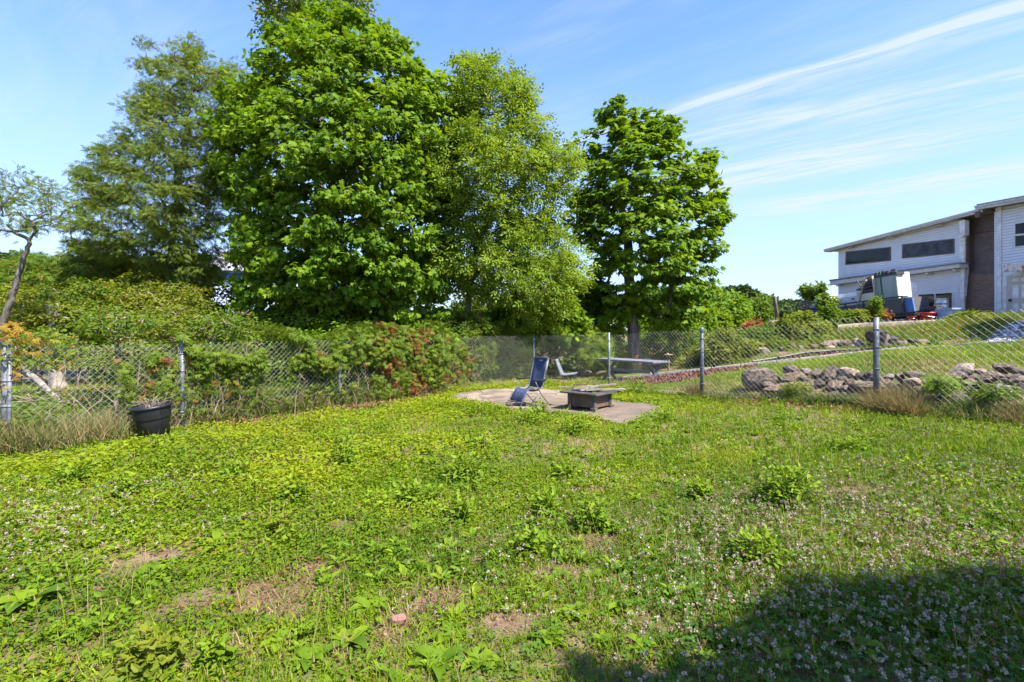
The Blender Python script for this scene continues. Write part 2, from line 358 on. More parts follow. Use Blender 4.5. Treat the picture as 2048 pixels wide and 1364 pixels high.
def spray(n, L, wd, lw, droop=.15):
    V, Fc = [], []
    for i in range(n):
        side = (i % 2) * 2 - 1; t = .12 + .8 * (i // 2) / max((n - 1) / 2, 1)
        if i == n - 1: a0 = Vector((0, .85 * L, -droop)); dr = Vector((0, 1, -.3))
        else: a0 = Vector((0, t * L, -droop * t * t)); dr = Vector((side * .85, .55, -.25))
        dr.normalize(); sd = Vector((0, 0, 1)).cross(dr).normalized() * lw; k = len(V)
        V += [tuple(a0), tuple(a0 + dr * wd * .45 + sd), tuple(a0 + dr * wd), tuple(a0 + dr * wd * .45 - sd)]; Fc.append((k, k + 1, k + 2, k + 3))
    return V, Fc
T_pinnate = spray(5, 1.0, .55, .115)
T_smallspray = spray(7, 1.0, .36, .11)
def palm(n, spread, lw):
    V, Fc = [], []
    for i in range(n):
        an = (i - (n - 1) / 2) * spread; dr = Vector((math.sin(an), math.cos(an), -.18)).normalized(); sd = Vector((0, 0, 1)).cross(dr).normalized() * lw; L = 1 - .12 * abs(i - (n - 1) / 2); k = len(V)
        V += [(0, 0, 0), tuple(dr * L * .55 + sd), tuple(dr * L), tuple(dr * L * .55 - sd)]; Fc.append((k, k + 1, k + 2, k + 3))
    return V, Fc
T_creeper = palm(5, .72, .12)
T_clover = ([(0, 0, 0), (.45, .45, .12), (.2, .95, .08), (-.2, .95, .08), (-.45, .45, .12)], [(0, 1, 2, 3, 4)])
T_trefoil = ([], [])
for _i in range(3):
    _R = Matrix.Rotation(_i * 2 * math.pi / 3, 3, 'Z'); _k = len(T_trefoil[0])
    for _v in ((0, 0, 0), (.34, .38, .10), (.30, .80, .04), (0, .92, 0), (-.30, .80, .04), (-.34, .38, .10)): T_trefoil[0].append(tuple(_R @ Vector(_v)))
    T_trefoil[1].append(tuple(range(_k, _k + 6)))
T_blade = ([(-.5, 0, 0), (.5, 0, 0), (.42, .5, .08), (-.42, .5, .08), (0, 1, .34)], [(0, 1, 2, 3), (3, 2, 4)])
def rand_unit(n): return nrm(rng.normal(size=(n, 3)))
def frames(Nn, D):
    """orthonormal axes with tip direction D and upper side near Nn"""
    Y = nrm(D); Z = nrm(Nn - (Nn * Y).sum(1, keepdims=True) * Y); return np.cross(Y, Z), Y, Z
def leaves(acc, T, pos, out, size, up=.6, outw=.5, rnd=.6, droop=.35, v=None, w=None, svar=.3):
    n = len(pos); ups = np.array([[0, 0, 1.0]])
    Nn = nrm(up * ups + outw * out + rnd * rand_unit(n))
    D = nrm(.7 * out + .9 * rand_unit(n) * np.array([[1, 1, .5]]) - droop * ups)
    X, Y, Z = frames(Nn, D)
    acc.inst(T[0], T[1], pos, X, Y, Z, size * (1 + svar * rng.uniform(-1, 1, n)), rng.beta(2, 2, n) if v is None else v, w)
def clusters(poly, Y, n, rad, maxD, front=.62, gap=.8, edge=.6, depth_scale=1.0, tries=40):
    """points through the volume of a crown whose silhouette at depth Y is the given outline (photo pixels)"""
    k = F / Y; poly = [tuple(p) for p in poly]; xs = [p[0] for p in poly]; ys = [p[1] for p in poly]
    got = np.zeros((0, 3)); tot = 0
    while len(got) < n and tot < tries:
        tot += 1
        x = rng.uniform(min(xs), max(xs), n); y = rng.uniform(min(ys), max(ys), n)
        d = poly_dist(x, y, poly); ok = in_poly(x, y, poly) & (d > edge * rad * k)
        x, y, d = x[ok], y[ok], d[ok]
        D = np.minimum(np.sqrt(np.maximum(d / k, .02) * maxD), maxD)
        t = rng.uniform(0, 1, len(x)) ** .6; sgn = np.where(rng.uniform(0, 1, len(x)) < front, -1, 1)
        dy = sgn * t * D * depth_scale; yy = Y + dy
        pts = np.stack([(x - CX) / F * yy, yy, EYE + (HY - y) / F * yy], 1)
        for p in pts:
            if len(got) >= n: break
            if len(got) == 0 or np.min(np.linalg.norm((got - p) * np.array([1, 1, 1.3]), axis=1)) > gap * rad: got = np.vstack([got, p])
    return got
def fill_crown(acc, cl, rad, per, T, size, ctr, flat=.5, up=.6, outw=.5, rnd=.6, droop=.35, alt=0.0, altfn=None, rvar=.35, vbias=None):
    for c in cl:
        n = int(per * rng.uniform(.6, 1.35)); r = rad * rng.uniform(1 - rvar, 1 + rvar)
        o = rand_unit(n); rr = rng.uniform(0, 1, (n, 1)) ** .45
        pos = c + o * rr * r * np.array([[1, 1, flat]])
        ax = np.array([[c[0] - ctr[0], c[1] - ctr[1], (c[2] - ctr[2]) * .4]]); out = nrm(nrm(ax) * .8 + o * .5)
        base = rng.uniform(.25, .75) if vbias is None else vbias
        v = np.clip(rng.normal(base, .16, n), 0, 1)
        w = (rng.uniform(0, 1, n) < alt).astype(float) if altfn is None else altfn(pos)
        leaves(acc, T, pos, out, size, up, outw, rnd, droop, v, w)
def skeleton(acc, trunk, rads, cl, tip=.006, k=.011, jit=.12, sides=5, up=.35):
    """trunk tube plus limbs reaching every leaf cluster; thickness grows with what a limb carries"""
    trunk = [Vector(p) for p in trunk]; dense = []
    for i in range(len(trunk) - 1):
        for j in range(6): dense.append(trunk[i].lerp(trunk[i + 1], j / 6))
    dense.append(trunk[-1]); nodes = [np.array(p) for p in dense]; par = [i - 1 for i in range(len(nodes))]; nt0 = len(nodes)
    start = int(nt0 * .3); T = np.array(nodes)
    order = np.argsort([np.min(np.linalg.norm(T - c, axis=1)) for c in cl]); cnt = [0] * nt0
    arr = np.array(nodes)
    for i in order:
        c = cl[i]; dv = c - arr; dist = np.linalg.norm(dv, axis=1)
        cost = dist + up * np.maximum(0, -dv[:, 2] + .2 * dist) ; cost[:start] += 3
        j = int(np.argmin(cost)); nodes.append(c); par.append(j); cnt.append(0); arr = np.vstack([arr, c])
    for i in range(len(nodes) - 1, nt0 - 1, -1):
        cnt[i] += 1; p = par[i]
        if p >= nt0: cnt[p] += cnt[i]
    for i in range(nt0, len(nodes)):
        a = nodes[par[i]]; c = nodes[i]; L = np.linalg.norm(c - a)
        if L < .02: continue
        r0 = min(tip + k * math.sqrt(cnt[i]), .5 * min(rads)+.03); r1 = tip + k * math.sqrt(max(cnt[i] - 1, 0)) * .9
        mid = [a + (c - a) * t + rng.normal(size=3) * L * jit * (t * (1 - t) * 3) + np.array([0, 0, .10 * L * math.sin(math.pi * t)]) for t in (0, .35, .7, 1)]
        acc.tube(mid, np.linspace(r0, min(r1, r0), 4), sides, cap=False)
    tr = np.interp(np.linspace(0, 1, len(dense)), np.linspace(0, 1, len(rads)), rads)
    pts = [np.array(p) + rng.normal(size=3) * .012 for p in dense]
    tr = tr.copy(); tr[0] *= 1.35; tr[1] *= 1.12
    acc.tube(pts, tr, 10, cap=True)
def tree(name, label, poly, Y, trunk, n, rad, per, T, size, lm, bm=None, maxD=2.2, flat=.5, gap=.8, group=None, k=.011, cat='tree', crown='crown', trunkname='trunk', **kw):
    """trunk: list of (px, py, extra depth, radius)"""
    cl = clusters(poly, Y, n, rad, maxD, gap=gap, **{a: kw.pop(a) for a in ('front', 'edge', 'depth_scale') if a in kw})
    tp = [P(a, c, Y + d) for a, c, d, r in trunk]
    tp[0].z = min(tp[0].z, g1(tp[0].x, tp[0].y)) - .05
    root = thing(name, label, cat, (tp[0].x, tp[0].y, g1(tp[0].x, tp[0].y)), group=group)
    off = np.array(root.location)
    ta = Acc(); skeleton(ta, [Vector(np.array(p) - off) for p in tp], [r for *_, r in trunk], cl - off, k=k)
    ta.build(trunkname, bm or M_bark, root, smooth=True)
    ca = Acc(); fill_crown(ca, cl - off, rad, per, T, size, cl.mean(0) - off, flat, **kw)
    ca.build(crown, lm, root)
    return root
def blob(cx, cy, rx, ry, n=16, j=.18, seed=0):
    r = random.Random(seed + int(cx * 7 + cy))
    return [(cx + rx * math.cos(2 * math.pi * i / n) * (1 + r.uniform(-j, j)), cy + ry * math.sin(2 * math.pi * i / n) * (1 + r.uniform(-j, j))) for i in range(n)]
# ------------------------------------------------------------------ trees behind the yard
tree('maple_tree', 'big dense bright green maple filling the middle of the row behind the vine covered fence',
     [(470,640),(462,560),(450,480),(468,420),(432,350),(425,280),(440,200),(470,150),(505,105),(548,60),(590,38),(628,8),(668,-10),(705,10),(735,28),(770,50),(812,62),(835,95),(858,140),(892,150),(915,190),(925,260),(918,330),(930,400),(905,470),(915,560),(890,650),(820,675),(700,672),(600,668),(520,660)],
     14.5, [(760,742,.3,.17),(765,560,.3,.13),(720,400,.2,.09),(690,250,.1,.05),(672,90,0,.02)], 760, .46, 70, T_maple, .138, M_maple, maxD=2.7, flat=.42, gap=.66, edge=.25, outw=.7, up=.5, rnd=.75, droop=.45)
tree('honey_locust', 'tall thin leaved olive green tree left of the big maple',
     [(140,345),(180,318),(205,285),(232,250),(240,215),(272,190),(285,150),(270,130),(278,72),(300,78),(330,120),(345,90),(385,62),(412,85),(425,120),(440,140),(480,110),(490,150),(480,300),(480,420),(440,480),(455,555),(400,580),(330,570),(270,540),(220,530),(190,520),(130,500),(120,450),(165,400)],
     16.0, [(333,705,0,.16),(336,600,0,.13),(345,480,0,.1),(362,330,0,.06),(385,180,0,.03),(395,90,0,.012)], 540, .40, 64, T_smallspray, .13, M_locust, maxD=2.4, flat=.42, gap=.7, edge=.25, alt=.04, rnd=.8, outw=.4, droop=.2, k=.009)
tree('boxelder_tree', 'pale yellow green slender tree between the big maple and the sparse one',
     [(905,130),(930,105),(950,118),(985,118),(1010,140),(1040,150),(1062,150),(1072,185),(1055,215),(1085,235),(1090,260),(1105,270),(1115,250),(1135,240),(1140,262),(1125,290),(1150,300),(1165,320),(1150,360),(1120,400),(1100,440),(1135,480),(1170,500),(1172,540),(1165,580),(1140,620),(1100,660),(1040,640),(960,600),(900,560),(850,560),(822,520),(870,500),(905,440),(880,390),(840,330),(815,300),(850,245),(900,260),(915,200)],
     14.2, [(940,722,.2,.095),(937,610,.2,.085),(945,520,.1,.07),(985,420,0,.05),(1000,320,0,.035),(985,180,0,.012)], 360, .42, 46, T_pinnate, .20, M_boxelder, maxD=1.9, flat=.85, gap=.62, edge=.22, rnd=1.0, outw=.6, up=.7, droop=.15, k=.0085)
tree('tall_maple', 'narrow tall maple with bare trunk and sky gaps behind the picnic table',
     [(1195,235),(1222,198),(1245,192),(1268,205),(1262,240),(1280,235),(1300,208),(1312,235),(1325,255),(1340,225),(1358,212),(1370,225),(1362,262),(1365,295),(1395,300),(1425,305),(1420,335),(1440,350),(1430,380),(1455,380),(1440,410),(1450,440),(1432,480),(1450,490),(1425,520),(1435,560),(1420,600),(1400,625),(1360,655),(1310,668),(1285,640),(1262,630),(1230,665),(1190,665),(1200,600),(1185,540),(1120,460),(1118,420),(1140,395),(1155,350),(1162,310),(1165,265)],
     16.5, [(1272,752,0,.2),(1266,660,0,.19),(1258,560,0,.165),(1256,480,0,.14),(1244,430,0,.11),(1248,360,0,.07),(1240,280,0,.03)], 330, .38, 52, T_maple, .17, M_maple2, bm=M_bark, maxD=1.9, flat=.42, gap=.9, edge=.25, outw=.6, up=.75, rnd=.45, droop=.35, k=.012)
tree('dead_topped_tree', 'dark leaved tree whose top and bare twigs rise behind the big maple',
     [(500,-60),(560,-90),(640,-80),(740,-60),(742,30),(690,60),(600,60),(560,70),(530,95),(512,60),(498,20)], 18.5,
     [(640,735,0,.2),(640,400,0,.16),(640,100,0,.1),(630,-40,0,.04)], 60, .5, 75, T_oval, .16, M_under, maxD=1.5, flat=.7, gap=.8, alt=.06, front=.5, rnd=.8)
tree('slender_tree', 'small leaning tree with sparse airy crown at the far left end',
     [(-60,380),(0,352),(30,336),(60,350),(95,362),(140,372),(165,395),(150,430),(115,445),(80,465),(40,470),(0,460),(-50,470),(-90,430)], 12.0,
     [(-8,690,0,.075),(8,640,0,.07),(30,575,0,.062),(46,525,0,.055),(60,480,0,.045)], 110, .30, 15, T_smallspray, .11, M_locust, maxD=1.7, flat=.65, gap=.7, rnd=1.0, edge=.05, front=.5, droop=.1, bm=M_bark, k=.0042)
tree('leaning_tree', 'pale barked leaning trunk with light crown in the gap beside the big maple',
     [(455,480),(500,455),(540,470),(560,520),(540,560),(500,560),(470,530)], 15.2,
     [(526,735,.3,.12),(526,650,.3,.115),(515,590,.2,.1),(500,545,.1,.085),(490,490,0,.05)], 26, .4, 50, T_smallspray, .14, M_locust, maxD=.9, flat=.5, bm=M_barkp, front=.4)
tree('broken_tree', 'thick grey trunk behind the fence wrapped in yellow green leaves near the left post',
     [(60,610),(110,590),(180,600),(190,650),(150,670),(95,655),(50,660)], 12.8,
     [(117,772,0,.19),(114,740,0,.165),(110,690,0,.15),(112,650,0,.15),(106,608,0,.13)], 26, .33, 46, T_oval, .10, M_yellow, maxD=.8, flat=.5, front=.25, bm=M_barkp, depth_scale=.8)
# ------------------------------------------------------------------ shrubs and saplings behind the left fence
SH = 'undergrowth shrubs behind the left fence'
def shrub(name, label, poly, Y, n, rad, per, T, size, lm, maxD=.9, group=None, base=None, cat='shrub', **kw):
    xs = [p[0] for p in poly]; ys = [p[1] for p in poly]; cx = sum(xs) / len(xs)
    bx = (cx - CX) / F * Y; bz = g1(bx, Y); py = HY + (EYE - bz) / Y * F
    top = min(ys) + .35 * (max(ys) - min(ys))
    return tree(name, label, poly, Y, [(cx, py, 0, .035), (cx + 3, (py + top) / 2, 0, .028), (cx - 2, top, 0, .012)], n, rad, per, T, size, lm, M_twig, maxD=maxD, cat=cat, crown='foliage', trunkname='stems', group=group, k=.004, **kw)
for i, (cx, cy, rx, ry, Y, lm, T, sz, lab) in enumerate([
    (40, 640, 80, 60, 13.5, M_yellow, T_oval, .09, 'yellow green bush behind the gate post at the far left'),
    (160, 600, 100, 48, 14.6, M_under, T_oval, .10, 'leafy bush crowding the top of the thick grey trunk'),
    (20, 570, 70, 60, 17, M_under, T_smallspray, .15, 'dull green thicket beneath the leaning slender tree'),
    (235, 648, 90, 46, 8.5, M_under, T_oval, .06, 'mid green bush rising above the fence over the trash can'),
    (330, 610, 110, 55, 14.2, M_yellow, T_oval, .085, 'bright broad bush below the tall olive tree'),
    (425, 655, 90, 42, 9.9, M_under, T_oval, .065, 'dense bush over the fence right of the tall metal post'),
    (520, 690, 70, 35, 12.6, M_under, T_oval, .10, 'low dark bush at the foot of the pale leaning trunk'),
    (610, 690, 80, 38, 12.6, M_maple, T_oval, .11, 'light green bush in front of the big maple, first one along'),
    (720, 700, 85, 38, 12.8, M_under, T_oval, .10, 'shrub under the middle of the big maple crown'),
    (845, 690, 70, 50, 13.0, M_maple2, T_oval, .11, 'dark green shrub where the vine ends under the maple'),
    (930, 680, 80, 60, 14.0, M_under, T_pinnate, .16, 'tangled shrub at the foot of the pale slender tree'),
    (1010, 690, 60, 55, 14.8, M_boxelder, T_pinnate, .15, 'pale shrub behind the fence left of the corner post'),
    (1045, 640, 80, 50, 16.0, M_maple2, T_maple, .15, 'dark maple sapling behind the lounge chair'),
    (1110, 650, 70, 45, 15.6, M_maple, T_maple, .14, 'bright maple sapling above the corner post'),
    (1110, 718, 55, 38, 16.0, M_under, T_oval, .10, 'dark low bush directly behind the grey chaise seat'),
    (1185, 700, 45, 50, 16.0, M_boxelder, T_pinnate, .14, 'greyish green upright bush behind the picnic table end'),
    (1345, 690, 55, 48, 18.5, M_under, T_oval, .12, 'green bush to the right of the tall maple trunk'),
    (1225, 735, 60, 25, 17.0, M_yellow, T_oval, .10, 'low bright plants behind the picnic table top'),
    (1310, 735, 60, 22, 17.5, M_yellow, T_lance, .22, 'clump of strappy lily leaves beside the bird bath'),
    (1395, 690, 40, 40, 22., M_maple2, T_oval, .14, 'shadowy bush below the edge of the tall maple crown'),
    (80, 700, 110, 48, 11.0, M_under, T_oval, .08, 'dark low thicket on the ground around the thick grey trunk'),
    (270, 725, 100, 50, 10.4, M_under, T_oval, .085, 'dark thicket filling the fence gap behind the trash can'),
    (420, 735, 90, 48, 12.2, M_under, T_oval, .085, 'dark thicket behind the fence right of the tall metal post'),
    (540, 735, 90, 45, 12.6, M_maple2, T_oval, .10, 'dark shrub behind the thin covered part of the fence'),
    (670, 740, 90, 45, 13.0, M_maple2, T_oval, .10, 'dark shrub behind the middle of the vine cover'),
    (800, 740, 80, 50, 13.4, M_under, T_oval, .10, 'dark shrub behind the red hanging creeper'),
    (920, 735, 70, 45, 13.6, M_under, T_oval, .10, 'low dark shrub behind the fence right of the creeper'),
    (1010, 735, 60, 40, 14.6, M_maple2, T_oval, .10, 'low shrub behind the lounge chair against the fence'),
    (190, 535, 95, 55, 17.6, M_locust, T_smallspray, .15, 'olive bush under the left limbs of the tall olive tree'),
    (330, 550, 110, 50, 17.2, M_under, T_smallspray, .15, 'leafy mass around the trunk of the tall olive tree'),
    (70, 625, 100, 62, 15.0, M_yellow, T_oval, .10, 'yellow green bush in the second row behind the gate post'),
    (175, 650, 95, 55, 13.6, M_under, T_oval, .09, 'leafy bush just right of the thick grey trunk'),
    (270, 605, 105, 60, 15.2, M_yellow, T_oval, .10, 'tall bright bush behind the fence over the trash can'),
    (350, 655, 90, 52, 12.8, M_yellow, T_oval, .085, 'bright bush behind the top of the tall metal post'),
    (430, 640, 75, 50, 14.4, M_under, T_oval, .09, 'mid green bush below the blue building'),
    (500, 665, 80, 45, 13.4, M_under, T_oval, .09, 'bush in front of the pale leaning trunk'),
    (590, 660, 90, 50, 13.6, M_maple, T_oval, .10, 'bush under the left edge of the big maple'),
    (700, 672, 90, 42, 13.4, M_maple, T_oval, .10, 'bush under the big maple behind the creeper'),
    (1150, 600, 75, 55, 17.6, M_maple2, T_maple, .15, 'leafy sapling filling the gap between the slender tree and the tall maple'),
    (1165, 665, 60, 40, 16.8, M_maple, T_maple, .14, 'bright sapling low between the slender tree and the tall maple'),
    (60, 560, 110, 55, 19, M_under, T_smallspray, .16, 'olive thicket far behind at the left end'),
    (230, 570, 120, 60, 18.5, M_under, T_oval, .13, 'large thicket under the tall olive tree, behind the bright bush'),
    (400, 600, 90, 60, 18, M_under, T_oval, .13, 'large bush left of the pale leaning trunk'),
    (640, 655, 120, 45, 17, M_maple2, T_oval, .13, 'dark thicket deep under the big maple crown'),
    (800, 660, 100, 50, 17, M_maple2, T_oval, .13, 'dark thicket deep under the right side of the big maple'),
    (960, 640, 100, 60, 19, M_under, T_oval, .13, 'thicket behind the stems of the pale slender tree'),
    (1100, 640, 110, 60, 20, M_maple2, T_oval, .14, 'dark thicket between the slender tree and the tall maple'),
    (1240, 660, 100, 55, 21, M_maple2, T_oval, .14, 'dark thicket behind the tall maple trunk'),
    (1360, 640, 80, 60, 23, M_maple2, T_oval, .15, 'dark thicket right of the tall maple trunk'),
    (1400, 735, 45, 30, 16.5, M_yellow, T_lance, .28, 'light green grassy bush behind the dark grey post')]):
    area = rx * ry * 3.14 * (Y / F) ** 2
    shrub('shrub', lab, blob(cx, cy, rx, ry, seed=i), Y, int(20 + area * 17), .27, 48, T, sz, lm, maxD=1.1, flat=.55, gap=.7, group=SH, alt=.03 if lm in (M_under, M_yellow) else 0.0, edge=.4)
# ------------------------------------------------------------------ far woods and trees on the right
wa = Acc()
def canopy(acc, px, top, Y, wpx, n, size):
    """one tree crown of the far wood"""
    r = wpx / F * Y / 2; cz = EYE + (HY - top) / F * Y - r * .8; x = (px - CX) / F * Y
    o = rand_unit(n); o[:, 2] = np.abs(o[:, 2]) * 1.0 - .35
    lump = 1 + .22 * np.sin(o[:, 0] * 5 + px) * np.cos(o[:, 1] * 4 + o[:, 2] * 6)
    pos = np.array([x, Y, cz]) + o * r * lump[:, None] * rng.uniform(.8, 1.03, (n, 1)) * np.array([[1, 1, .95]])
    low = rng.uniform(0, 1, n) < .35
    pos[low, 2] = rng.uniform(g1(x, Y), cz, low.sum())
    leaves(acc, T_oval, pos, o, size, .4, .6, .7, .2, np.clip(rng.normal(rng.uniform(.3, .7), .2, n), 0, 1))
for i in range(70):
    px = -420 + i * 19 + rng.uniform(-9, 9); canopy(wa, px, 505 + rng.uniform(-10, 10) + (8 if px > 90 else 0), rng.uniform(85, 110), rng.uniform(55, 85), 520, .95)
for i in range(16):
    px = 950 + i * 36 + rng.uniform(-9, 9); canopy(wa, px, 585 + rng.uniform(-10, 10), rng.uniform(75, 90), rng.uniform(50, 70), 420, .9)
for px, tp in ((1455, 572), (1485, 571), (1505, 578), (1528, 588), (1552, 594), (1575, 596), (1598, 600), (1622, 602), (1650, 604), (1680, 606), (1720, 600), (2090, 560)):
    canopy(wa, px, tp + rng.uniform(-3, 3), rng.uniform(64, 72), rng.uniform(34, 46), 700, .55)
wo_ = wa.build('distant_woods', M_far); tag(wo_, 'dark wooded ridge closing the view far behind the yard', 'woods', kind='stuff')
BT = 'trees beyond the neighbouring bank'
for i, (cx, top, w, h, Y, lm, sz, lab) in enumerate([
    (1428, 568, 46, 100, 34, M_maple2, .30, 'yellowish green tree just right of the tall maple crown'),
    (1468, 582, 52, 80, 36, M_maple2, .30, 'round green tree behind the red railing'),
    (1523, 590, 40, 70, 40, M_under, .30, 'feathery green tree behind the leaning post'),
    (1580, 604, 42, 55, 42, M_far, .32, 'dull green tree beside the blue dumpster gate')]):
    poly = blob(cx, top + h * .45, w * .6, h * .5, seed=i + 50, j=.1)
    tree('background_tree', lab, poly, Y, [(cx, 668, 0, .2), (cx, top + h * .6, 0, .14), (cx, top + 8, 0, .04)], 75, .75, 60, T_oval, sz, lm, maxD=2.2, flat=.6, group=BT)
tree('background_tree', 'small two lobed tree standing against the sky behind the junk trailer',
     [(1598,572),(1610,564),(1622,566),(1632,572),(1636,563),(1648,561),(1653,575),(1650,590),(1640,594),(1630,604),(1612,604),(1600,596)], 46,
     [(1624, 655, 0, .15), (1624, 610, 0, .12), (1626, 575, 0, .04)], 42, .55, 50, T_oval, .30, M_under, maxD=1.4, flat=.7, group=BT, depth_scale=.8)
# ------------------------------------------------------------------ chain link fence
LP = [(-6.95, 4.76), (-6.0, 5.92), (-4.84, 7.34), (-3.22, 9.31), (-1.72, 11.15), (.6, 13.7)]
RP = [(.6, 13.7), (2.23, 11.5), (3.57, 9.4), (5.10, 7.0), (6.15, 5.35), (7.3, 3.5), (8.6, 1.4)]
def yfence(px):
    k = (px - CX) / F
    for (x0, y0), (x1, y1) in zip(RP[:-1], RP[1:]):
        t = (k * y0 - x0) / ((x1 - x0) - k * (y1 - y0))
        if 0 <= t <= 1: return y0 + t * (y1 - y0)
    return 3.0
fence = thing('chain_link_fence', 'grey chain link fence with round metal posts enclosing the weedy yard', 'fence', (.6, 13.7, g1(.6, 13.7)))
fo = np.array(fence.location)
def post(x, y, h, r, mt=None, dome=False, lean=0.0):
    a = Acc(); z = g1(x, y); bx = x - fo[0]; by = y - fo[1]; bz = z - fo[2]
    a.tube([(bx, by, bz - .2), (bx + lean * .5, by, bz + h * .5), (bx + lean, by, bz + h)], r, 12)
    if dome: a.lathe([(r * 1.35, -.03), (r * 1.35, .02), (r * .9, .05), (.002, .065)], 12, c=(bx + lean, by, bz + h))
    for zz_ in (.25, .55, .85, 1.1): a.lathe([(r * 1.02, -.012), (r * 1.18, -.01), (r * 1.18, .01), (r * 1.02, .012)], 12, c=(bx + lean * zz_ / h, by, bz + zz_))
    o = a.build('post', mt or M_galv, fence, smooth=True)
    return o
for i, (x, y) in enumerate(LP): post(x, y, (1.32, 1.30, 1.36, 1.16, 1.18, 1.22)[i], (.03, .038, .03, .026, .026, .03)[i], dome=i in (0, 1), lean=(0, 0, .0, .02, 0, 0)[i])
for i, (x, y) in enumerate(RP[1:]): post(x, y, (1.29, 1.26, 1.27, 1.3, 1.3, 1.3)[i], (.028, .034, .036, .036, .036, .036)[i], dome=i in (1,), mt=M_galvd if i in (1, 2) else None)
post(-5.93, 5.90, 1.16, .022, dome=True)
def fabric(pts, name):
    a = Acc(); H = 1.2; dg = .0815
    pts = np.array(pts); seg = np.linalg.norm(np.diff(pts, axis=0), axis=1); cum = np.concatenate([[0], np.cumsum(seg)]); L = cum[-1]
    nrm2 = None
    def at(u, v):
        u = np.asarray(u); v = np.asarray(v); uc = np.clip(u, 0, L)
        x = np.interp(uc, cum, pts[:, 0]); y = np.interp(uc, cum, pts[:, 1])
        bul = (vnoise(u, v * 0, 1.3, 9) - .5) * .07 + (vnoise(u, v, .5, 12) - .5) * .03
        i = np.clip(np.searchsorted(cum, uc, side='right') - 1, 0, len(seg) - 1)
        dx = (pts[i + 1, 0] - pts[i, 0]) / seg[i]; dy = (pts[i + 1, 1] - pts[i, 1]) / seg[i]
        z = gh(x, y) + .03 + v * (1 + (vnoise(u, u * 0, .9, 5) - .5) * .05)
        return np.stack([x - dy * bul - fo[0], y + dx * bul - fo[1], z - fo[2]], 1)
    n = int((L + H) / dg); m = 15
    for sgn in (1, -1):
        for i in range(-int(H / dg) - 1, n + 1):
            u0 = i * dg + (0 if sgn > 0 else H)
            v = np.linspace(0, H + .022, m); u = u0 + sgn * v
            ok = (u >= 0) & (u <= L)
            if ok.sum() < 3: continue
            p = at(u[ok], v[ok]); off = .0022 * sgn * np.where(np.arange(len(p)) % 2 == 0, 1, -1)
            p[:, 0] += off; p[:, 1] += off
            a.tube(p, np.interp(p[:, 1] + fo[1], [7.5, 11.5], [.0013, .0009] if pts[0, 0] < -3 else [.0013, .0012]), 4, cap=False)
    tz = np.linspace(0, L, int(L / .25))
    a.tube(at(tz, tz * 0 + .02), .002, 4, cap=False)
    return a.build(name, M_wire, fence)
fabric(LP, 'fence_mesh'); fabric(RP, 'fence_mesh')
def along_left(t):
    """point of the left fence run, t in metres from the left gate post"""
    x0, y0 = LP[1]; dx, dy = .6 - x0, 13.7 - y0; L = math.hypot(dx, dy); return np.array([x0 + dx * t / L, y0 + dy * t / L])
# ------------------------------------------------------------------ creeper on the fence
def vine(label, name, spans, alt, lmat, stems=18, size=.10):
    """spans: (t0, t1, z0, z1, leaves, back offset)"""
    t0 = min(s[0] for s in spans); p0 = along_left(t0)
    root = thing(name, label, 'vine', (p0[0], p0[1], g1(*p0))); off = np.array(root.location); la = Acc(); sa = Acc()
    dv = along_left(1) - along_left(0); nv = np.array([-dv[1], dv[0]])
    for (a, c, z0, z1, n, back) in spans:
        t = rng.uniform(a, c, n); p = np.array([along_left(x) for x in t]); lump = vnoise(t, t * 0, .45, 3)
        z = rng.uniform(0, 1, n) ** .7 * (z1 - z0 + (lump - .35) * .5) + z0 + (vnoise(t, t * 0, .3, 19) - .5) * .25
        keep = vnoise(t, z, .25, 21) > .31
        t, p, z = t[keep], p[keep], z[keep]; n2 = len(t)
        o = rng.normal(.03, .10, n2) + back
        pos = np.stack([p[:, 0] + nv[0] * o, p[:, 1] + nv[1] * o, gh(p[:, 0], p[:, 1]) + z], 1) - off
        out = nrm(np.stack([-nv[0] + 0 * z, -nv[1] + 0 * z, 0 * z], 1) * np.sign(.05 - o)[:, None] + .6 * rand_unit(n2))
        leaves(la, T_creeper, pos, out, size, .5, .7, .5, .8, None, ((.72 * vnoise(t, z, .22, 31) + .28 * rng.uniform(0, 1, n2)) < alt).astype(float))
    for i in range(stems):
        a, c, z0, z1, n, back = spans[rng.integers(len(spans))]; t = rng.uniform(a, c); path = []
        for k in range(7):
            p = along_left(t); path.append((p[0] + rng.normal(0, .03) - off[0], p[1] + rng.normal(0, .03) - off[1], g1(*p) + z1 * k / 6 * rng.uniform(.9, 1) - off[2])); t += rng.normal(0, .09)
        sa.tube(path, np.linspace(.007, .003, 7), 5, cap=False)
    la.build('foliage', lmat, root); sa.build('stems', M_twig, root)
vine('green creeper draped thick along the top of the fence under the big maple', 'creeper_vine', [(2.0, 6.8, .85, 1.2, 4200, 0), (4.2, 6.9, .95, 1.4, 2400, .14), (2.2, 7.0, 1.0, 1.25, 2200, .5), (2.4, 7.0, .95, 1.3, 2200, .95), (1.4, 3.0, .95, 1.22, 900, 0), (2.0, 6.5, .25, 1.0, 500, .05), (2.2, 7.2, 1.0, 1.3, 2200, .3), (2.2, 7.2, 1.0, 1.35, 2200, .7)], .2, M_creeper, 26, .08)  # spans set well back are an added leaf roof, shading the hollow behind the fence
vine('red and green creeper hanging down the fence at the right end of the vine cover', 'creeper_vine', [(5.0, 7.0, .08, 1.0, 2400, -.02), (6.3, 7.9, .1, 1.1, 1500, .05), (5.3, 6.8, 1.0, 1.55, 1500, .15)], .40, M_creeper, 22, .075)
vine('rusty orange vine tangled in the fence beside the tall metal post', 'creeper_vine', [(1.05, 1.8, .2, 1.05, 560, .03), (1.7, 2.6, .4, 1.1, 700, .04)], .42, M_creeper, 12, .065)
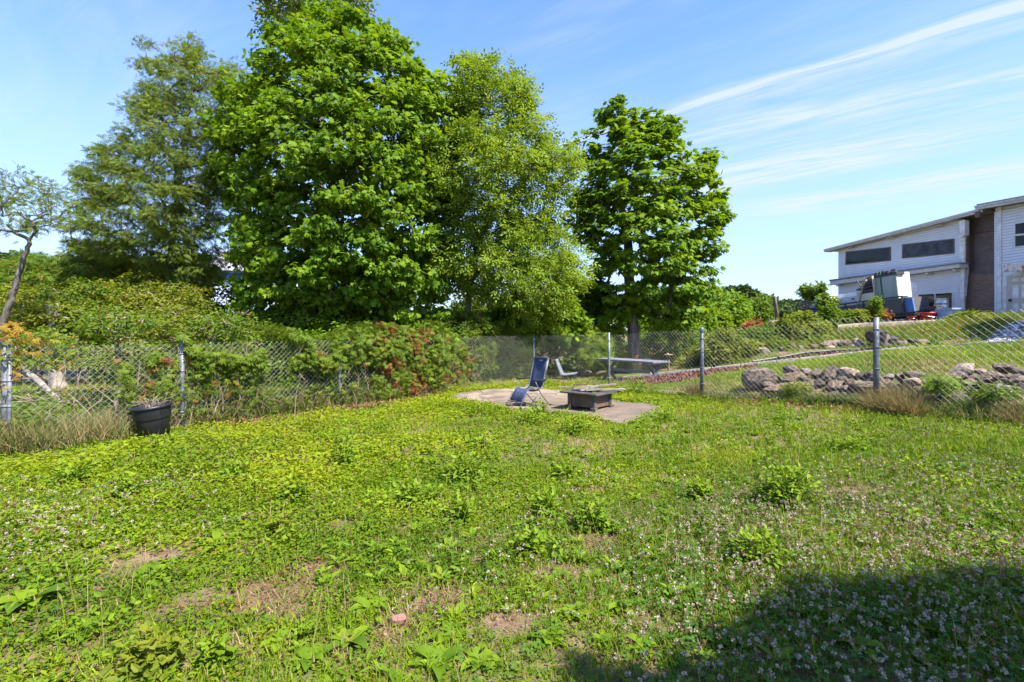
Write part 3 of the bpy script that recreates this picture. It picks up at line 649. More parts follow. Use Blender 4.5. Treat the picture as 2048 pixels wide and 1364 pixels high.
vine('yellow and orange leaved vine climbing the gate post at the far left', 'creeper_vine', [(-.35, .12, .75, 1.25, 260, -.03), (.1, .7, .85, 1.1, 110, .05)], .45, M_yellow, 8, .06)
# ------------------------------------------------------------------ concrete slab with lounge chair and fire table
PADPX = [(895,798),(928,787),(991,781),(1060,779),(1128,785),(1180,790),(1237,806),(1290,811),(1338,818),(1326,826),(1300,836),(1283,852),(1237,853),(1183,842),(1133,832),(1080,829),(1029,826),(975,815),(901,804)]
padw = [G(x, y) for x, y in PADPX]
_pr = random.Random(5); _n = []
for _a, _b in zip(padw, padw[1:] + padw[:1]):
    for _k in range(5): _n.append(_a.lerp(_b, _k / 5) + Vector((_pr.uniform(-.045, .045), _pr.uniform(-.07, .07), 0)))
padw = _n; PAD = [(p.x, p.y) for p in padw]
def padz(x, y): return g1(x, y) + .045
pa = Acc(); c0 = padw[0]
top = [Vector((p.x, p.y, padz(p.x, p.y))) for p in padw]
M_conc = mat('weathered_concrete', (.25, .19, .135), (.15, .112, .08), .9, 1.6, bump=.4, bscale=30, coords='Generated')
_t = M_conc.node_tree; _q = NB(_t); _g = _q.n('ShaderNodeNewGeometry'); _b = _t.nodes['Principled BSDF']
_src = _b.inputs['Base Color'].links[0].from_socket
_vr = _q.n('ShaderNodeTexVoronoi', feature='DISTANCE_TO_EDGE'); _vr.inputs['Scale'].default_value = .8; _t.links.new(_g.outputs['Position'], _vr.inputs['Vector'])
_crk = _q.sstep(_vr.outputs[0], 0.0, .018)
_st = _q.mix(_q.sstep(_q.noise(_g.outputs['Position'], 2.2, 5, .65), .42, .62), _src, (.12, .09, .066))
_q.put(_b.inputs['Base Color'], _q.mix(_crk, (.09, .07, .055), _st))
pa.prism([v - Vector((0, 0, .09)) for v in top], (0, 0, .09))
pad = pa.build('concrete_patio', M_conc); pad['kind'] = 'structure'
def ground_pt(px, py, dz=0.0): p = G(px, py); return Vector((p.x, p.y, p.z + dz))
M_navy = mat('navy_sling_fabric', (.048, .062, .120), (.03, .042, .085), .75, 30, bump=.2, bscale=200)
M_frame = mat('grey_tube', (.22, .21, .20), (.10, .095, .09), .4, 10, metal=.7)
# lounge chair: local +y is the way the sitter faces
cc = ground_pt(1066, 818); ch = thing('lounge_chair', 'blue sling reclining lounge chair with metal tube frame on the concrete patio', 'lounge chair', (cc.x, cc.y + .12, padz(cc.x, cc.y)), math.atan2(.8, -.6)); ch.scale = (.80, .66, 1.0)
def sling(acc, prof, w, sag=.03, n=6):
    pts = []; m = len(prof)
    for i, (y, z) in enumerate(prof):
        for j in range(n + 1):
            t = j / n; x = (t - .5) * w; s = sag * math.sin(math.pi * t)
            d = Vector((prof[min(i + 1, m - 1)][0] - prof[max(i - 1, 0)][0], prof[min(i + 1, m - 1)][1] - prof[max(i - 1, 0)][1])).normalized()
            pts.append((x, y + d.y * s, z - d.x * s if d.x > 0 else z + d.x * s))
    fs = []
    for i in range(m - 1):
        for j in range(n): fs.append((i * (n + 1) + j, i * (n + 1) + j + 1, (i + 2 - 1) * (n + 1) + j + 1, (i + 1) * (n + 1) + j))
    acc.faces(pts, fs)
def solid(o, t):
    s = o.modifiers.new('thickness', 'SOLIDIFY'); s.thickness = t; s.offset = 0; return o
a = Acc(); sling(a, [(-.30, .85), (-.24, .68), (-.17, .50), (-.10, .34)], .46); solid(a.build('backrest', M_navy, ch, smooth=True), .008)
a = Acc(); sling(a, [(-.10, .33), (.06, .29), (.20, .305), (.30, .335)], .46); solid(a.build('seat', M_navy, ch, smooth=True), .008)
a = Acc(); sling(a, [(.36, .335), (.46, .25), (.60, .12)], .44, .015); solid(a.build('leg_rest', M_navy, ch, smooth=True), .008)
a = Acc()
a.box((0, -.30, .86), (.46, .035, .05)); a.build('head_bar', M_navy, ch, bevel=.01)
fr = Acc()
for s in (-1, 1):
    x = s * .255
    fr.tube([(x, -.32, .88), (x, -.20, .55), (x, -.10, .34), (x, .06, .30), (x, .30, .345), (x, .37, .34)], .011, 8)
    fr.tube([(x, .35, .35), (x, .48, .235), (x, .62, .10), (x, .72, .012)], .011, 8)
    lg = Acc(); lg.tube([(s * .285, .20, .47), (s * .285, -.02, .22), (s * .285, -.30, .03), (s * .285, -.40, .012)], .011, 8); lg.build('leg', M_frame, ch, smooth=True)
    lg = Acc(); lg.tube([(s * .275, -.16, .46), (s * .275, .12, .2), (s * .275, .42, .012)], .011, 8); lg.build('leg', M_frame, ch, smooth=True)
    ar = Acc(); ar.box((s * .285, .02, .485), (.055, .44, .028)); ar.build('armrest', M_black, ch, bevel=.01)
    lc = Acc(); lc.tube([(s * (.226 if k % 2 else .258), -.29 + .19 * k / 24, .83 - .49 * k / 24) for k in range(25)] + [(s * .245, .0, .30), (s * .245, .2, .312), (s * .245, .36, .33)] + [(s * (.218 if k % 2 else .258), .38 + .2 * k / 12, .315 - .18 * k / 12) for k in range(13)], .0045, 4)
    lc.build('lace', mat('white_cord', (.6, .6, .58), None, .8, 10) if 'white_cord' not in MATS else MATS['white_cord'], ch)
fr.tube([(-.255, .70, .02), (.255, .70, .02)], .011, 8); fr.tube([(-.255, .62, .10), (.255, .62, .10)], .010, 8); fr.tube([(-.285, -.40, .014), (.285, -.40, .014)], .011, 8); fr.tube([(-.275, .42, .014), (.275, .42, .014)], .011, 8)
fr.build('frame', M_frame, ch, smooth=True)
bd = ground_pt(1034, 824); a = Acc(); a.box((0, 0, .02), (.42, .12, .035)); o = a.build('board', mat('old_board', (.30, .24, .19), (.17, .13, .10), .9, 5, streak=(1, 8, 8)), None, loc=(bd.x + .08, bd.y, padz(bd.x, bd.y)), bevel=.004); o.rotation_euler = (0, 0, -.25); tag(o, 'short weathered board lying under the foot bar of the lounge chair', 'board')
# fire table
fc = ground_pt(1192, 830); M_iron = mat('weathered_iron', (.085, .072, .062), (.04, .036, .033), .7, 5, bump=.3)
M_rust = mat('rusted_panel', (.13, .075, .04), (.055, .045, .04), .75, 3.5, bump=.2)
ft = thing('fire_pit_table', 'low square rusty metal fire pit table with wide rim, heaped with scrap wood', 'fire pit', (fc.x - .04, fc.y + .42, padz(fc.x, fc.y)), math.atan2(.36, -.40) - math.pi / 2 + math.pi / 2 + math.pi)
hb_, tb_ = .27, .375
for sx in (-1, 1):
    for sy in (-1, 1):
        a = Acc(); a.box((sx * (hb_ - .03), sy * (hb_ - .03), .135), (.075, .075, .27)); a.box((sx * (hb_ - .02), sy * (hb_ - .02), .03), (.10, .10, .05)); a.build('leg', M_iron, ft, bevel=.006)
for k in range(4):
    M_ = Matrix.Rotation(k * math.pi / 2, 3, 'Z'); a = Acc(); a.box(M_ @ Vector((0, -hb_ + .02, .155)), (.46, .012, .20), M_); a.build('side_panel', M_rust, ft)
for k in range(4):
    M_ = Matrix.Rotation(k * math.pi / 2, 3, 'Z'); a = Acc(); w = tb_; i_ = .20
    a.prism([M_ @ Vector(p) for p in ((-w, -w, .275), (w, -w, .275), (i_, -i_, .275), (-i_, -i_, .275))], (0, 0, .03)); a.build('rim', M_iron, ft, bevel=.004)
a = Acc(); a.lathe([(.27, .27), (.22, .2), (.1, .16), (.002, .155)], 20); a.build('fire_bowl', M_iron, ft, smooth=True)
M_wood = mat('grey_scrap_wood', (.25, .21, .175), (.13, .105, .085), .9, 4, bump=.4, streak=(1, 1, 6)); M_wood2 = mat('dark_stick', (.14, .09, .065), (.07, .05, .04), .9, 6, bump=.4)
fx0, fy0, fz0 = ft.location
for i, (x0, y0, x1, y1, z0, z1, w, h, mm, lab) in enumerate([
    (-.52, .30, .10, .12, .335, .335, .06, .03, M_wood, 'grey plank poking out over the left edge of the fire pit'),
    (-.05, -.08, .62, .02, .33, .33, .075, .032, M_wood, 'thick grey board jutting out over the right edge of the fire pit'),
    (-.30, -.06, .50, .22, .35, .40, .045, .03, M_wood, 'long pale stick sloping up to the right on the wood heap'),
    (-.20, -.20, .14, .05, .335, .36, .05, .03, M_wood, 'short pale stick at the front of the wood heap'),
    (-.28, .00, .05, .10, .335, .38, .055, .03, M_wood, 'brown grey slat leaning in the middle of the wood heap'),
    (-.10, -.17, .20, -.10, .335, .345, .04, .03, M_wood, 'small split stick lying near the front rim of the fire pit'),
    (-.22, .14, .22, .20, .40, .41, .022, .02, M_wood2, 'thin dark branch on top of the wood heap'),
    (-.25, .16, -.24, .18, .33, .41, .018, .018, M_wood2, 'upright dark twig at the back of the wood heap')]):
    a = Acc(); c = (Vector((x0, y0, z0)) + Vector((x1, y1, z1))) / 2; a.beam(Vector((x0, y0, z0)) - c, Vector((x1, y1, z1)) - c, w, h)
    o = a.build('scrap_wood', mm, None, loc=(fx0 + c.x, fy0 + c.y, fz0 + c.z), bevel=.004); tag(o, lab, 'wood', 'scrap wood on the fire pit')
pv = Acc(); pos = np.array([(fx0 + .05, fy0 - .1, fz0 + .31)]) + rng.normal(size=(34, 3)) * np.array([[.05, .05, .03]])
leaves(pv, T_oval, pos, rand_unit(34), .07, v=None); pv.tube([(fx0 + .05, fy0 - .1, fz0 + .2), (fx0 + .05, fy0 - .1, fz0 + .36)], .006, 5); tag(pv.build('weed_plant', M_weed), 'small green weed growing through the sticks in the fire pit', 'weed')
# picnic table and chaise beyond the fence
M_grey = mat('grey_plastic_planks', (.17, .178, .20), (.12, .128, .145), .65, 4)
pt0, pt1 = 3.24, 13.6
tb = thing('picnic_table', 'long dark grey plank table on crossed legs beyond the fence', 'table', (pt0, pt1, g1(pt0, pt1) + .03), math.atan2(-.8, .6))
tb.scale = (1, 1, 1.14)
a = Acc()
for k in range(6): a.box((0, -.29 + k * .116, .475), (2.0, .108, .04))
a.build('tabletop', M_grey, tb, bevel=.006)
for s in (-1, 1):
    for t in (-1, 1):
        a = Acc(); a.beam((s * .78 + t * .022, -.30 * t, -.05), (s * .78 + t * .022, .27 * t, .453), .04, .085, (1, 0, 0)); a.build('leg', M_galvd, tb)
    a = Acc(); a.box((s * .78, 0, .435), (.05, .62, .05)); a.build('crossbar', M_grey, tb)
a = Acc(); a.box((0, 0, .225), (1.2, .06, .07)); a.build('stretcher', M_grey, tb)
cp = P(1132, 752, 14.9); cz_ = g1(cp.x, cp.y)
M_lgrey = mat('pale_grey_plastic', (.20, .215, .25), (.15, .165, .19), .6, 4)
cl_ = thing('garden_chaise', 'low pale grey angled chaise seat behind the fence beside the table', 'chair', (cp.x, cp.y, cz_), -.25)
a = Acc(); a.prism([(-.27, -.22, .60), (-.31, -.22, .59), (-.14, -.22, .13), (-.10, -.22, .17)], (0, .44, 0)); a.build('backrest', M_lgrey, cl_, bevel=.012)
a = Acc(); a.prism([(-.15, -.22, .13), (-.02, -.22, .115), (.32, -.22, .165), (.33, -.22, .205), (-.02, -.22, .16), (-.12, -.22, .17)], (0, .44, 0)); a.build('seat', M_lgrey, cl_, bevel=.01)
for s in (-.19, .19):
    for x in (-.08, .27):
        a = Acc(); a.box((x, s, .065), (.035, .035, .13)); a.build('leg', M_blackm, cl_)
# bird bath, stake lights
bb = P(1337, 745, 16.0); bz = g1(bb.x, bb.y); M_post = mat('old_wood_post', (.20, .15, .11), (.11, .08, .06), .9, 6, bump=.4, streak=(1, 1, .3))
_s = .72
bt = thing('bird_bath', 'small shallow bird bath dish on a wooden post behind the picnic table', 'bird bath', (bb.x, bb.y, bz))
a = Acc(); a.lathe([(.055, 0), (.05, .5), (.06, .53)], 10); a.build('post', M_post, bt, smooth=True)
a = Acc(); a.lathe([(.06, .53), (.20, .575), (.205, .59), (.15, .565), (.002, .56)], 20); a.build('dish', M_rockp, bt, smooth=True)
a = Acc(); a.lathe([(.05, .565), (.06, .60), (.03, .63), (.002, .635)], 10, c=(-.03, 0, 0)); a.build('stone_knob', M_rockp, bt, smooth=True)
bt.scale = (_s, _s, .9)
for px, py, lab in ((1423, 745, 'black stake light nearest the dark grey fence post'), (1553, 728, 'black stake light by the board above the big boulder')):
    y = 12.6; p = P(px, py, y); z = g1(p.x, p.y); sl = thing('stake_light', lab, 'garden light', (p.x, p.y, z), group='stake lights along the board edging')
    a = Acc(); a.tube([(0, 0, -.05), (0, 0, .17)], .007, 6); a.build('stake', M_black, sl)
    a = Acc(); a.lathe([(.02, .15), (.045, .19), (.05, .20), (.03, .22), (.002, .225)], 12, M=Matrix.Rotation(.35, 3, 'Y')); a.build('lamp_head', M_black, sl)
# ------------------------------------------------------------------ trash can, log
tp = P(307, 876, 6.72); tp.z = g1(tp.x, tp.y); tc_ = thing('trash_can', 'dented black plastic trash can leaning in the weeds by the fence', 'trash can', (tp.x + .03, tp.y, tp.z - .05)); tc_.rotation_euler = (math.radians(3), math.radians(-5.5), 0.4); tc_.scale = (.79, .79, .86)
a = Acc(); a.lathe([(.002, .02), (.185, .0), (.20, .02), (.205, .10), (.222, .105), (.232, .35), (.236, .36), (.262, .385), (.268, .40), (.278, .56), (.278, .575), (.262, .575), (.252, .40), (.19, .04), (.002, .035)], 40); bo = a.build('body', M_black, tc_, smooth=True)
a = Acc(); a.lathe([(.276, .555), (.302, .553), (.306, .567), (.302, .588), (.27, .594), (.262, .585)], 40); a.build('rim', M_black, tc_, smooth=True)
for s in (-1, 1):
    a = Acc(); a.tube([(s * .27, -.07, .50), (s * .32, -.06, .50), (s * .33, 0, .50), (s * .32, .06, .50), (s * .27, .07, .50)], .012, 8); a.build('handle', M_black, tc_, smooth=True)
a = Acc()
for i in range(26):
    an = rng.uniform(0, 6.28); r0 = rng.uniform(0, .15); p = Vector((r0 * math.cos(an), r0 * math.sin(an), .46)); e = p + Vector((rng.normal(0, .12), rng.normal(0, .12), rng.uniform(.06, .17)))
    a.tube([p, p.lerp(e, .5) + Vector((0, 0, .03)), e], .004, 4)
tw = a.build('dry_twigs', M_twig, None); tw.matrix_world = tc_.matrix_world.copy(); tw.location = tc_.location; tw.rotation_euler = tc_.rotation_euler; tag(tw, 'dry twigs piled inside the black trash can', 'twigs')
la_ = [P(52, 742, 10.6), P(75, 760, 10.2), P(100, 785, 9.8), P(122, 806, 9.5)]
a = Acc(); o0 = la_[0].copy(); a.tube([p - o0 for p in la_], [.055, .06, .055, .05], 9); a.tube([la_[1] - o0, la_[1] - o0 + Vector((-.2, .1, .02)), la_[1] - o0 + Vector((-.33, .12, .12))], [.035, .03, .02], 7)
tag(a.build('fallen_log', M_barkp, None, smooth=True, loc=o0), 'pale fallen branch slanting on the ground behind the left end of the fence', 'log')
a = Acc()
for i in range(60):
    p = P(rng.uniform(30, 230), rng.uniform(780, 812), rng.uniform(8.8, 10.5)); z = g1(p.x, p.y) + rng.uniform(.02, .22); d = Vector((rng.normal(0, .4), rng.normal(0, .3), rng.normal(0, .06)))
    a.tube([Vector((p.x, p.y, z)), Vector((p.x, p.y, z)) + d * .5 + Vector((0, 0, .04)), Vector((p.x, p.y, z)) + d], .008, 4)
for i in range(55):
    t = rng.uniform(1.5, 7.5); p = along_left(t) + rng.normal(0, .25, 2) + np.array([-.25, .25]); z = g1(*p); d = Vector((rng.normal(0, .3), rng.normal(0, .2), rng.uniform(.3, .9)))
    a.tube([(p[0], p[1], z), Vector((p[0], p[1], z)) + d * .5, Vector((p[0], p[1], z)) + d + Vector((rng.normal(0, .2), 0, 0))], [.008, .006, .003], 4)
tag(a.build('dead_brush', M_twig), 'tangle of dead brown stems and sticks behind the left fence', 'brush', kind='stuff')
# ------------------------------------------------------------------ stones
def stone_mesh(seed, sub=3, cuts=15, amp=.07):
    import bmesh
    bm = bmesh.new(); bmesh.ops.create_icosphere(bm, subdivisions=sub, radius=1.0); r = random.Random(seed)
    pl = []
    for i in range(cuts):
        n = Vector((r.gauss(0, 1), r.gauss(0, 1), r.gauss(0, 1))).normalized(); pl.append((n, r.uniform(.48, .84)))
    for v in bm.verts:
        for n, d in pl:
            k = v.co.dot(n)
            if k > d: v.co -= n * (k - d) * .92
        q_ = v.co.copy(); v.co += v.co.normalized() * (noise.noise(q_ * 1.4 + Vector((seed * 3.1, 0, 0))) * amp + noise.noise(q_ * 4 + Vector((0, seed * 1.7, 0))) * .05)
    me = bpy.data.meshes.new('stone'); bm.to_mesh(me); bm.free()
    return me
def stone(label, px, pb, w, h, Y, mt, seed, group, tilt=0.0, depth=.8, name='boulder', sub=3):
    me = stone_mesh(seed, sub); me.materials.append(mt); o = bpy.data.objects.new(name, me); COL.objects.link(o)
    ww, hh = w / F * Y, h / F * Y; c = P(px, pb, Y)
    o.scale = (ww / 1.7, max(ww * depth, hh) / 1.7, hh / 1.65); o.rotation_euler = (0, tilt, random.Random(seed).uniform(-.3, .3))
    if name == 'bank_stone': o.scale = (ww / 1.4, ww * .75 / 1.4, hh * 1.6 / 1.65); c.z = max(c.z, g1(c.x, c.y) + hh * .35)
    o.location = c + Vector((0, 0, hh * .02))
    tag(o, label, 'stone', group); return o
WG = 'stones of the rough wall behind the right fence'
W = [(1526,756,64,36,M_rock,0,'largest rounded boulder at the left end of the rough stone wall'),(1581,741,30,20,M_rock,.1,'angular stone right behind the largest boulder'),(1587,753,44,19,M_rock,-.15,'flat topped grey stone right of the largest boulder'),
 (1573,768,84,15,M_rock,-.22,'long flat slab sloping below the grey stones'),(1613,740,20,13,M_rockp,0,'small white round stone on top of the wall'),(1634,745,26,18,M_rock,0,'brown grey stone beside the small white one'),
 (1660,746,36,25,M_rock,-.1,'round shouldered grey stone on the wall left of the pale bumpy one'),(1697,744,34,25,M_rockp,.05,'pale bumpy round stone left of the rusty speckled post'),(1671,769,37,30,M_rock,.15,'brownish block stone below the wall top'),
 (1683,757,22,12,M_rockd,0,'flat dark stone wedged under the pale bumpy one'),(1619,770,22,18,M_rock,.2,'square stone in the lower left of the wall'),(1536,767,30,10,M_rock,-.05,'thin flat stone under the largest boulder'),
 (1639,764,22,14,M_rockd,.1,'dark wedge of stone in the hollow of the wall'),(1694,781,32,22,M_rock,.3,'tilted stone low in the wall left of the speckled post'),(1640,794,48,20,M_rock,0,'broad grey stone half sunk in grass below the wall'),
 (1474,803,20,9,M_rockp,0,'flat pale stone on bare dirt at the wall end'),(1493,799,19,10,M_rock,.1,'small flat stone next to the pale one on bare dirt'),(1728,752,20,13,M_rockp,0,'small pale stone just left of the speckled post'),
 (1743,753,28,22,M_rock,.1,'upright brown stone behind the speckled post'),(1746,770,64,22,M_rock,.03,'long low stone behind the speckled post'),(1820,762,29,24,M_rockp,.25,'pointed pinkish grey stone in the wall right of the post'),
 (1833,748,46,19,M_rock,.12,'broad flat stone tilted on the wall right of the post'),(1780,751,24,11,M_rockp,0,'low pale stone between the post and the broad flat stone'),(1800,754,20,16,M_rock,-.2,'squarish brown stone left of the broad flat stone'),
 (1911,749,46,17,M_rock,0,'flat brown stone below the big white one'),(1931,736,42,24,M_rockp,-.3,'big angular white stone perched on the wall'),(1920,794,48,32,M_rockd,.1,'large dark boulder low in the weeds near the right edge'),
 (1945,768,36,20,M_rock,-.2,'greyish slab above the dark boulder'),(1980,752,46,22,M_rock,-.1,'long brown stone right of the white one'),(2003,732,40,19,M_rock,.15,'flat pinkish stone on the wall top near the right edge'),
 (2008,754,42,19,M_rock,.1,'weathered flat stone under the pinkish one'),(2034,740,32,13,M_rock,.05,'thin flat stone at the right edge of the frame'),(2037,756,28,16,M_rockp,0,'pale block at the right edge of the frame'),
 (2007,774,32,17,M_rockp,-.05,'mottled pale stone low near the right edge'),(1963,740,24,11,M_rockp,0,'pale sliver of stone behind the long brown one'),(2046,772,24,18,M_rock,.1,'grey stone cut off by the right edge of the frame'),
 (1840,781,26,18,M_rock,.2,'grey stone in the grass right of the dry clump'),(1858,762,22,12,M_rockp,.3,'small pale stone sliding off the broad flat one'),(1705,762,26,14,M_rock,0,'brown stone between the block and the speckled post'),
 (1605,757,20,14,M_rockd,0,'dark chink stone above the long flat slab'),(1653,757,22,14,M_rock,.1,'grey chink stone under the round shouldered one'),(1770,762,26,12,M_rock,0,'low rubble stone in the grass behind the dry clump'),
 (1880,758,30,14,M_rock,.1,'rough grey rubble left of the flat brown stone'),(1890,775,26,14,M_rock,-.1,'small rubble stone half covered by weeds')]
for i, (px, pc, w, h, mt, tl, lab) in enumerate(W):
    Y = yfence(px) + .42 + max(0, 790 - pc) * .011
    stone(lab, px, pc + 3, w * 1.1, h * 1.2, Y, mt, i + 1, WG, tl)
for i in range(58):
    px = rng.uniform(1540, 2060); pc = rng.uniform(752, 796); sz = rng.uniform(10, 20)
    if 1885 < px < 1960 and pc > 770: continue
    stone('small rough rubble stone packed in the wall behind the right fence', px, pc, sz, sz * rng.uniform(.55, .8), yfence(px) + .36 + max(0, 792 - pc) * .010, (M_rock, M_rockd, M_rock, M_rockd)[i % 4], 300 + i, 'small rubble of the rough stone wall', rng.uniform(-.3, .3), name='rubble_stone', sub=2)
UG = 'stones of the low row across the upper bank'
U = [(1526,711,28,13,M_rockp,.2,'long pale stone under the weeds at the left end of the upper row'),(1563,716,16,7,M_rock,0,'small flat stone below the bushes in the upper row'),(1585,698,13,13,M_rock,0,'brown upright stone at the edge of the bushes'),
 (1602,701,13,10,M_rockp,-.2,'white leaning stone beside the bushes'),(1627,693,14,9,M_rock,0,'tan rounded stone in the upper row'),(1652,688,22,9,M_rock,0,'grey brown stone at the middle of the upper row'),(1672,688,18,11,M_rockp,.1,'pale stone next to the grey brown one'),
 (1689,686,22,11,M_rock,-.1,'pinkish flat stone in the upper row'),(1655,695,24,7,M_rockp,0,'flat pale slab low in the upper row'),(1684,698,30,14,M_rockd,.2,'dark triangular slab leaning on the black edging'),(1715,688,20,13,M_rockp,0,'pale stone left of the rusty fire bowl'),
 (1710,702,26,7,M_rockp,0,'flat white stone below the rusty fire bowl'),(1764,695,24,13,M_rock,.1,'stone right of the fire bowl legs'),(1781,686,34,8,M_rockd,.1,'dark layered stone right of the fire bowl'),(1779,677,30,6,M_rockd,.05,'thin dark slab on top of the layered stone'),
 (1800,690,26,10,M_rockd,0,'dark block stone in the upper row'),(1824,682,24,7,M_rockd,0,'thin grey slab stacked high in the upper row'),(1843,688,22,10,M_rockp,0,'white angular stone at the right of the upper row'),(1806,697,12,11,M_rockp,.5,'small upright pale stone by the black edging'),
 (1797,699,12,9,M_rockd,0,'dark small stone by the black edging'),(1860,690,16,6,M_rock,0,'low stone at the right end of the upper row')]
for i, (px, pc, w, h, mt, tl, lab) in enumerate(U):
    stone(lab, px, pc, w, h, 14.6, mt, i + 90, UG, tl, name='bank_stone', sub=2)
for i, (px, pc, w, h, Y, mt, lab) in enumerate([(1176,744,24,8,15.2,M_rock,'low flat stone left in the row behind the table'),(1203,745,22,8,15.2,M_rock,'low flat stone right in the row behind the table'),(1300,797,30,9,10.9,M_rock,'flat stone lying in grass by the dark grey post'),
    (1318,803,12,8,10.4,M_rockp,'small stone beside the flat one near the dark grey post'),(1347,761,10,5,13.2,M_rockp,'small white stone at the edge of the red mulch')]):
    stone(lab, px, pc, w, h, Y, mt, i + 130, 'loose stones about the yard', name='loose_stone', sub=2)
bk = ground_pt(796, 1256); a = Acc(); a.box((0, 0, .012), (.075, .045, .035)); o = a.build('brick_shard', mat('pink_brick', (.24, .125, .10), (.17, .09, .07), .9, 20), None, loc=(bk.x, bk.y, bk.z + .01), bevel=.008); o.rotation_euler = (.2, .1, .6); tag(o, 'small pinkish brick shard lying on the bare patch of lawn', 'brick')
# ------------------------------------------------------------------ board edging, mulch, black edging
M_board = mat('weathered_edging_board', (.42, .39, .35), (.24, .21, .185), .9, 3, bump=.3, streak=(4, 4, 1))
ED = [(1236,767,14.3),(1290,763,13.9),(1345,756,13.6),(1400,748,13.3),(1500,734,12.9),(1600,720,12.6),(1700,709,12.35),(1775,703,12.1),(1830,700,11.9)]
def board_run(pts, name, lab, mt, h=.12, w=.05, grp=None):
    pts = [P(*p) for p in pts]
    for i, (p, q2) in enumerate(zip(pts[:-1], pts[1:])):
        a = Acc(); z0 = g1(p.x, p.y); z1 = g1(q2.x, q2.y); c = Vector((p.x, p.y, z0)); a.beam((0, 0, h * .42), Vector((q2.x - p.x, q2.y - p.y, z1 - z0 + h * .42)), w, h)
        o = a.build(name, mt, None, loc=c, bevel=.006); tag(o, lab[i], 'board', grp)
board_run([ED[0], ED[3], ED[5], ED[8]], 'edging_board', ['grey edging board behind the red mulch right of the picnic table', 'grey edging board running up behind the largest boulder', 'grey edging board rising to the black plastic edging'], M_board, grp='edging boards across the slope')
board_run([(1795,704,11.8),(1860,700,11.5),(1912,697,11.2)], 'old_plank', ['pale weathered plank lying on the turf past the black edging', 'pale broken plank at the right end of the turf terrace'], mat('bleached_plank', (.55, .47, .38), (.36, .29, .23), .9, 4, streak=(4, 4, 1)), .07, .12, grp='bleached planks on the terrace')
board_run([(1915,704,10.6),(2048,690,9.8),(2160,678,9.2)], 'stone_curb', ['grey curb strip below the gravel bank', 'grey curb strip leaving the frame at the right'], M_board, .10, .16, grp='curb strips below the gravel')
ba = Acc(); bp = [P(*p) for p in ((1505,733,13.4),(1560,721,13.5),(1610,712,13.6),(1660,706,13.5),(1720,703.5,13.3),(1780,702,12.9),(1820,699,12.6),(1838,701,12.3))]; o0 = Vector((bp[0].x, bp[0].y, g1(bp[0].x, bp[0].y)))
for p, q2 in zip(bp[:-1], bp[1:]):
    n = 8
    for k in range(n):
        s0 = p.lerp(q2, k / n); s1 = p.lerp(q2, (k + .82) / n); hgt = .15
        ba.beam(Vector((s0.x, s0.y, g1(s0.x, s0.y) + .03)) - o0, Vector((s1.x, s1.y, g1(s1.x, s1.y) + .03)) - o0, .03, hgt)
ba.tube([Vector((p.x, p.y, g1(p.x, p.y) + .105)) - o0 for p in bp], .025, 6)
tag(ba.build('landscape_edging', M_black, None, loc=o0), 'black ribbed plastic edging curving along the upper red mulch', 'edging')
def sheet(px_poly, Ys, name, mt, lift=.03):
    pts = [P(x, y, Y) for (x, y), Y in zip(px_poly, Ys)]; poly = [(p.x, p.y) for p in pts]
    xs = [p[0] for p in poly]; ys = [p[1] for p in poly]; st = .12
    X, Y2 = np.meshgrid(np.arange(min(xs), max(xs) + st, st), np.arange(min(ys), max(ys) + st, st)); x, y = X.ravel(), Y2.ravel()
    cx, cy = x + st / 2, y + st / 2; ok = in_poly(cx, cy, poly) & (poly_dist(cx, cy, poly) > .03 + .06 * vnoise(cx, cy, .3, 8))
    z = gh(x, y) + lift + (vnoise(x, y, .2, 6) - .5) * .02; nxx = X.shape[1]; idx = np.nonzero(ok & (np.arange(len(x)) % nxx < nxx - 1) & (np.arange(len(x)) < len(x) - nxx))[0]
    a = Acc(); a.raw(np.stack([x, y, z], 1), np.stack([idx, idx + 1, idx + nxx + 1, idx + nxx], 1).ravel(), np.full(len(idx), 4)); o = a.build(name, mt, smooth=True); o['kind'] = 'structure'; return poly
M_mulch = mat('red_bark_mulch', (.17, .075, .05), (.09, .04, .03), .95, 30, bump=1.0, bscale=60)
MUL1 = sheet([(1245,768),(1400,750),(1520,734),(1510,742),(1420,760),(1380,772),(1290,785),(1240,780)], [14.2, 13.2, 12.75, 12.0, 11.6, 11.2, 11.6, 13], 'mulch_bed', M_mulch)
MUL2 = sheet([(1560,724),(1640,711),(1720,706),(1775,703),(1760,704),(1700,708),(1620,717)], [13.4, 13.4, 13.1, 12.8, 12.3, 12.45, 12.6], 'mulch_bed_upper', M_mulch)
mu = Acc()
for poly in (MUL1, MUL2):
    xs = [p[0] for p in poly]; ys = [p[1] for p in poly]; n = 9000; x = rng.uniform(min(xs), max(xs), n); y = rng.uniform(min(ys), max(ys), n); k = in_poly(x, y, poly); x, y = x[k], y[k]; n = len(x)
    X_, Y_, Z_ = frames(nrm(np.array([[0, 0, 1.]]) + .8 * rand_unit(n)), rand_unit(n)); mu.inst([(-.2, 0, 0), (.2, 0, 0), (.15, 1, 0), (-.15, 1, 0)], [(0, 1, 2, 3)], np.stack([x, y, gh(x, y) + .045], 1), X_, Y_, Z_, rng.uniform(.03, .08, n), rng.uniform(0, 1, n))
tag(mu.build('mulch_chips', leafmat('mulch_chip', [(.085, .038, .028), (.15, .062, .042), (.22, .11, .075)], trans=0, rough=.95)), 'red bark mulch chips spread between the boards', 'mulch', kind='stuff')
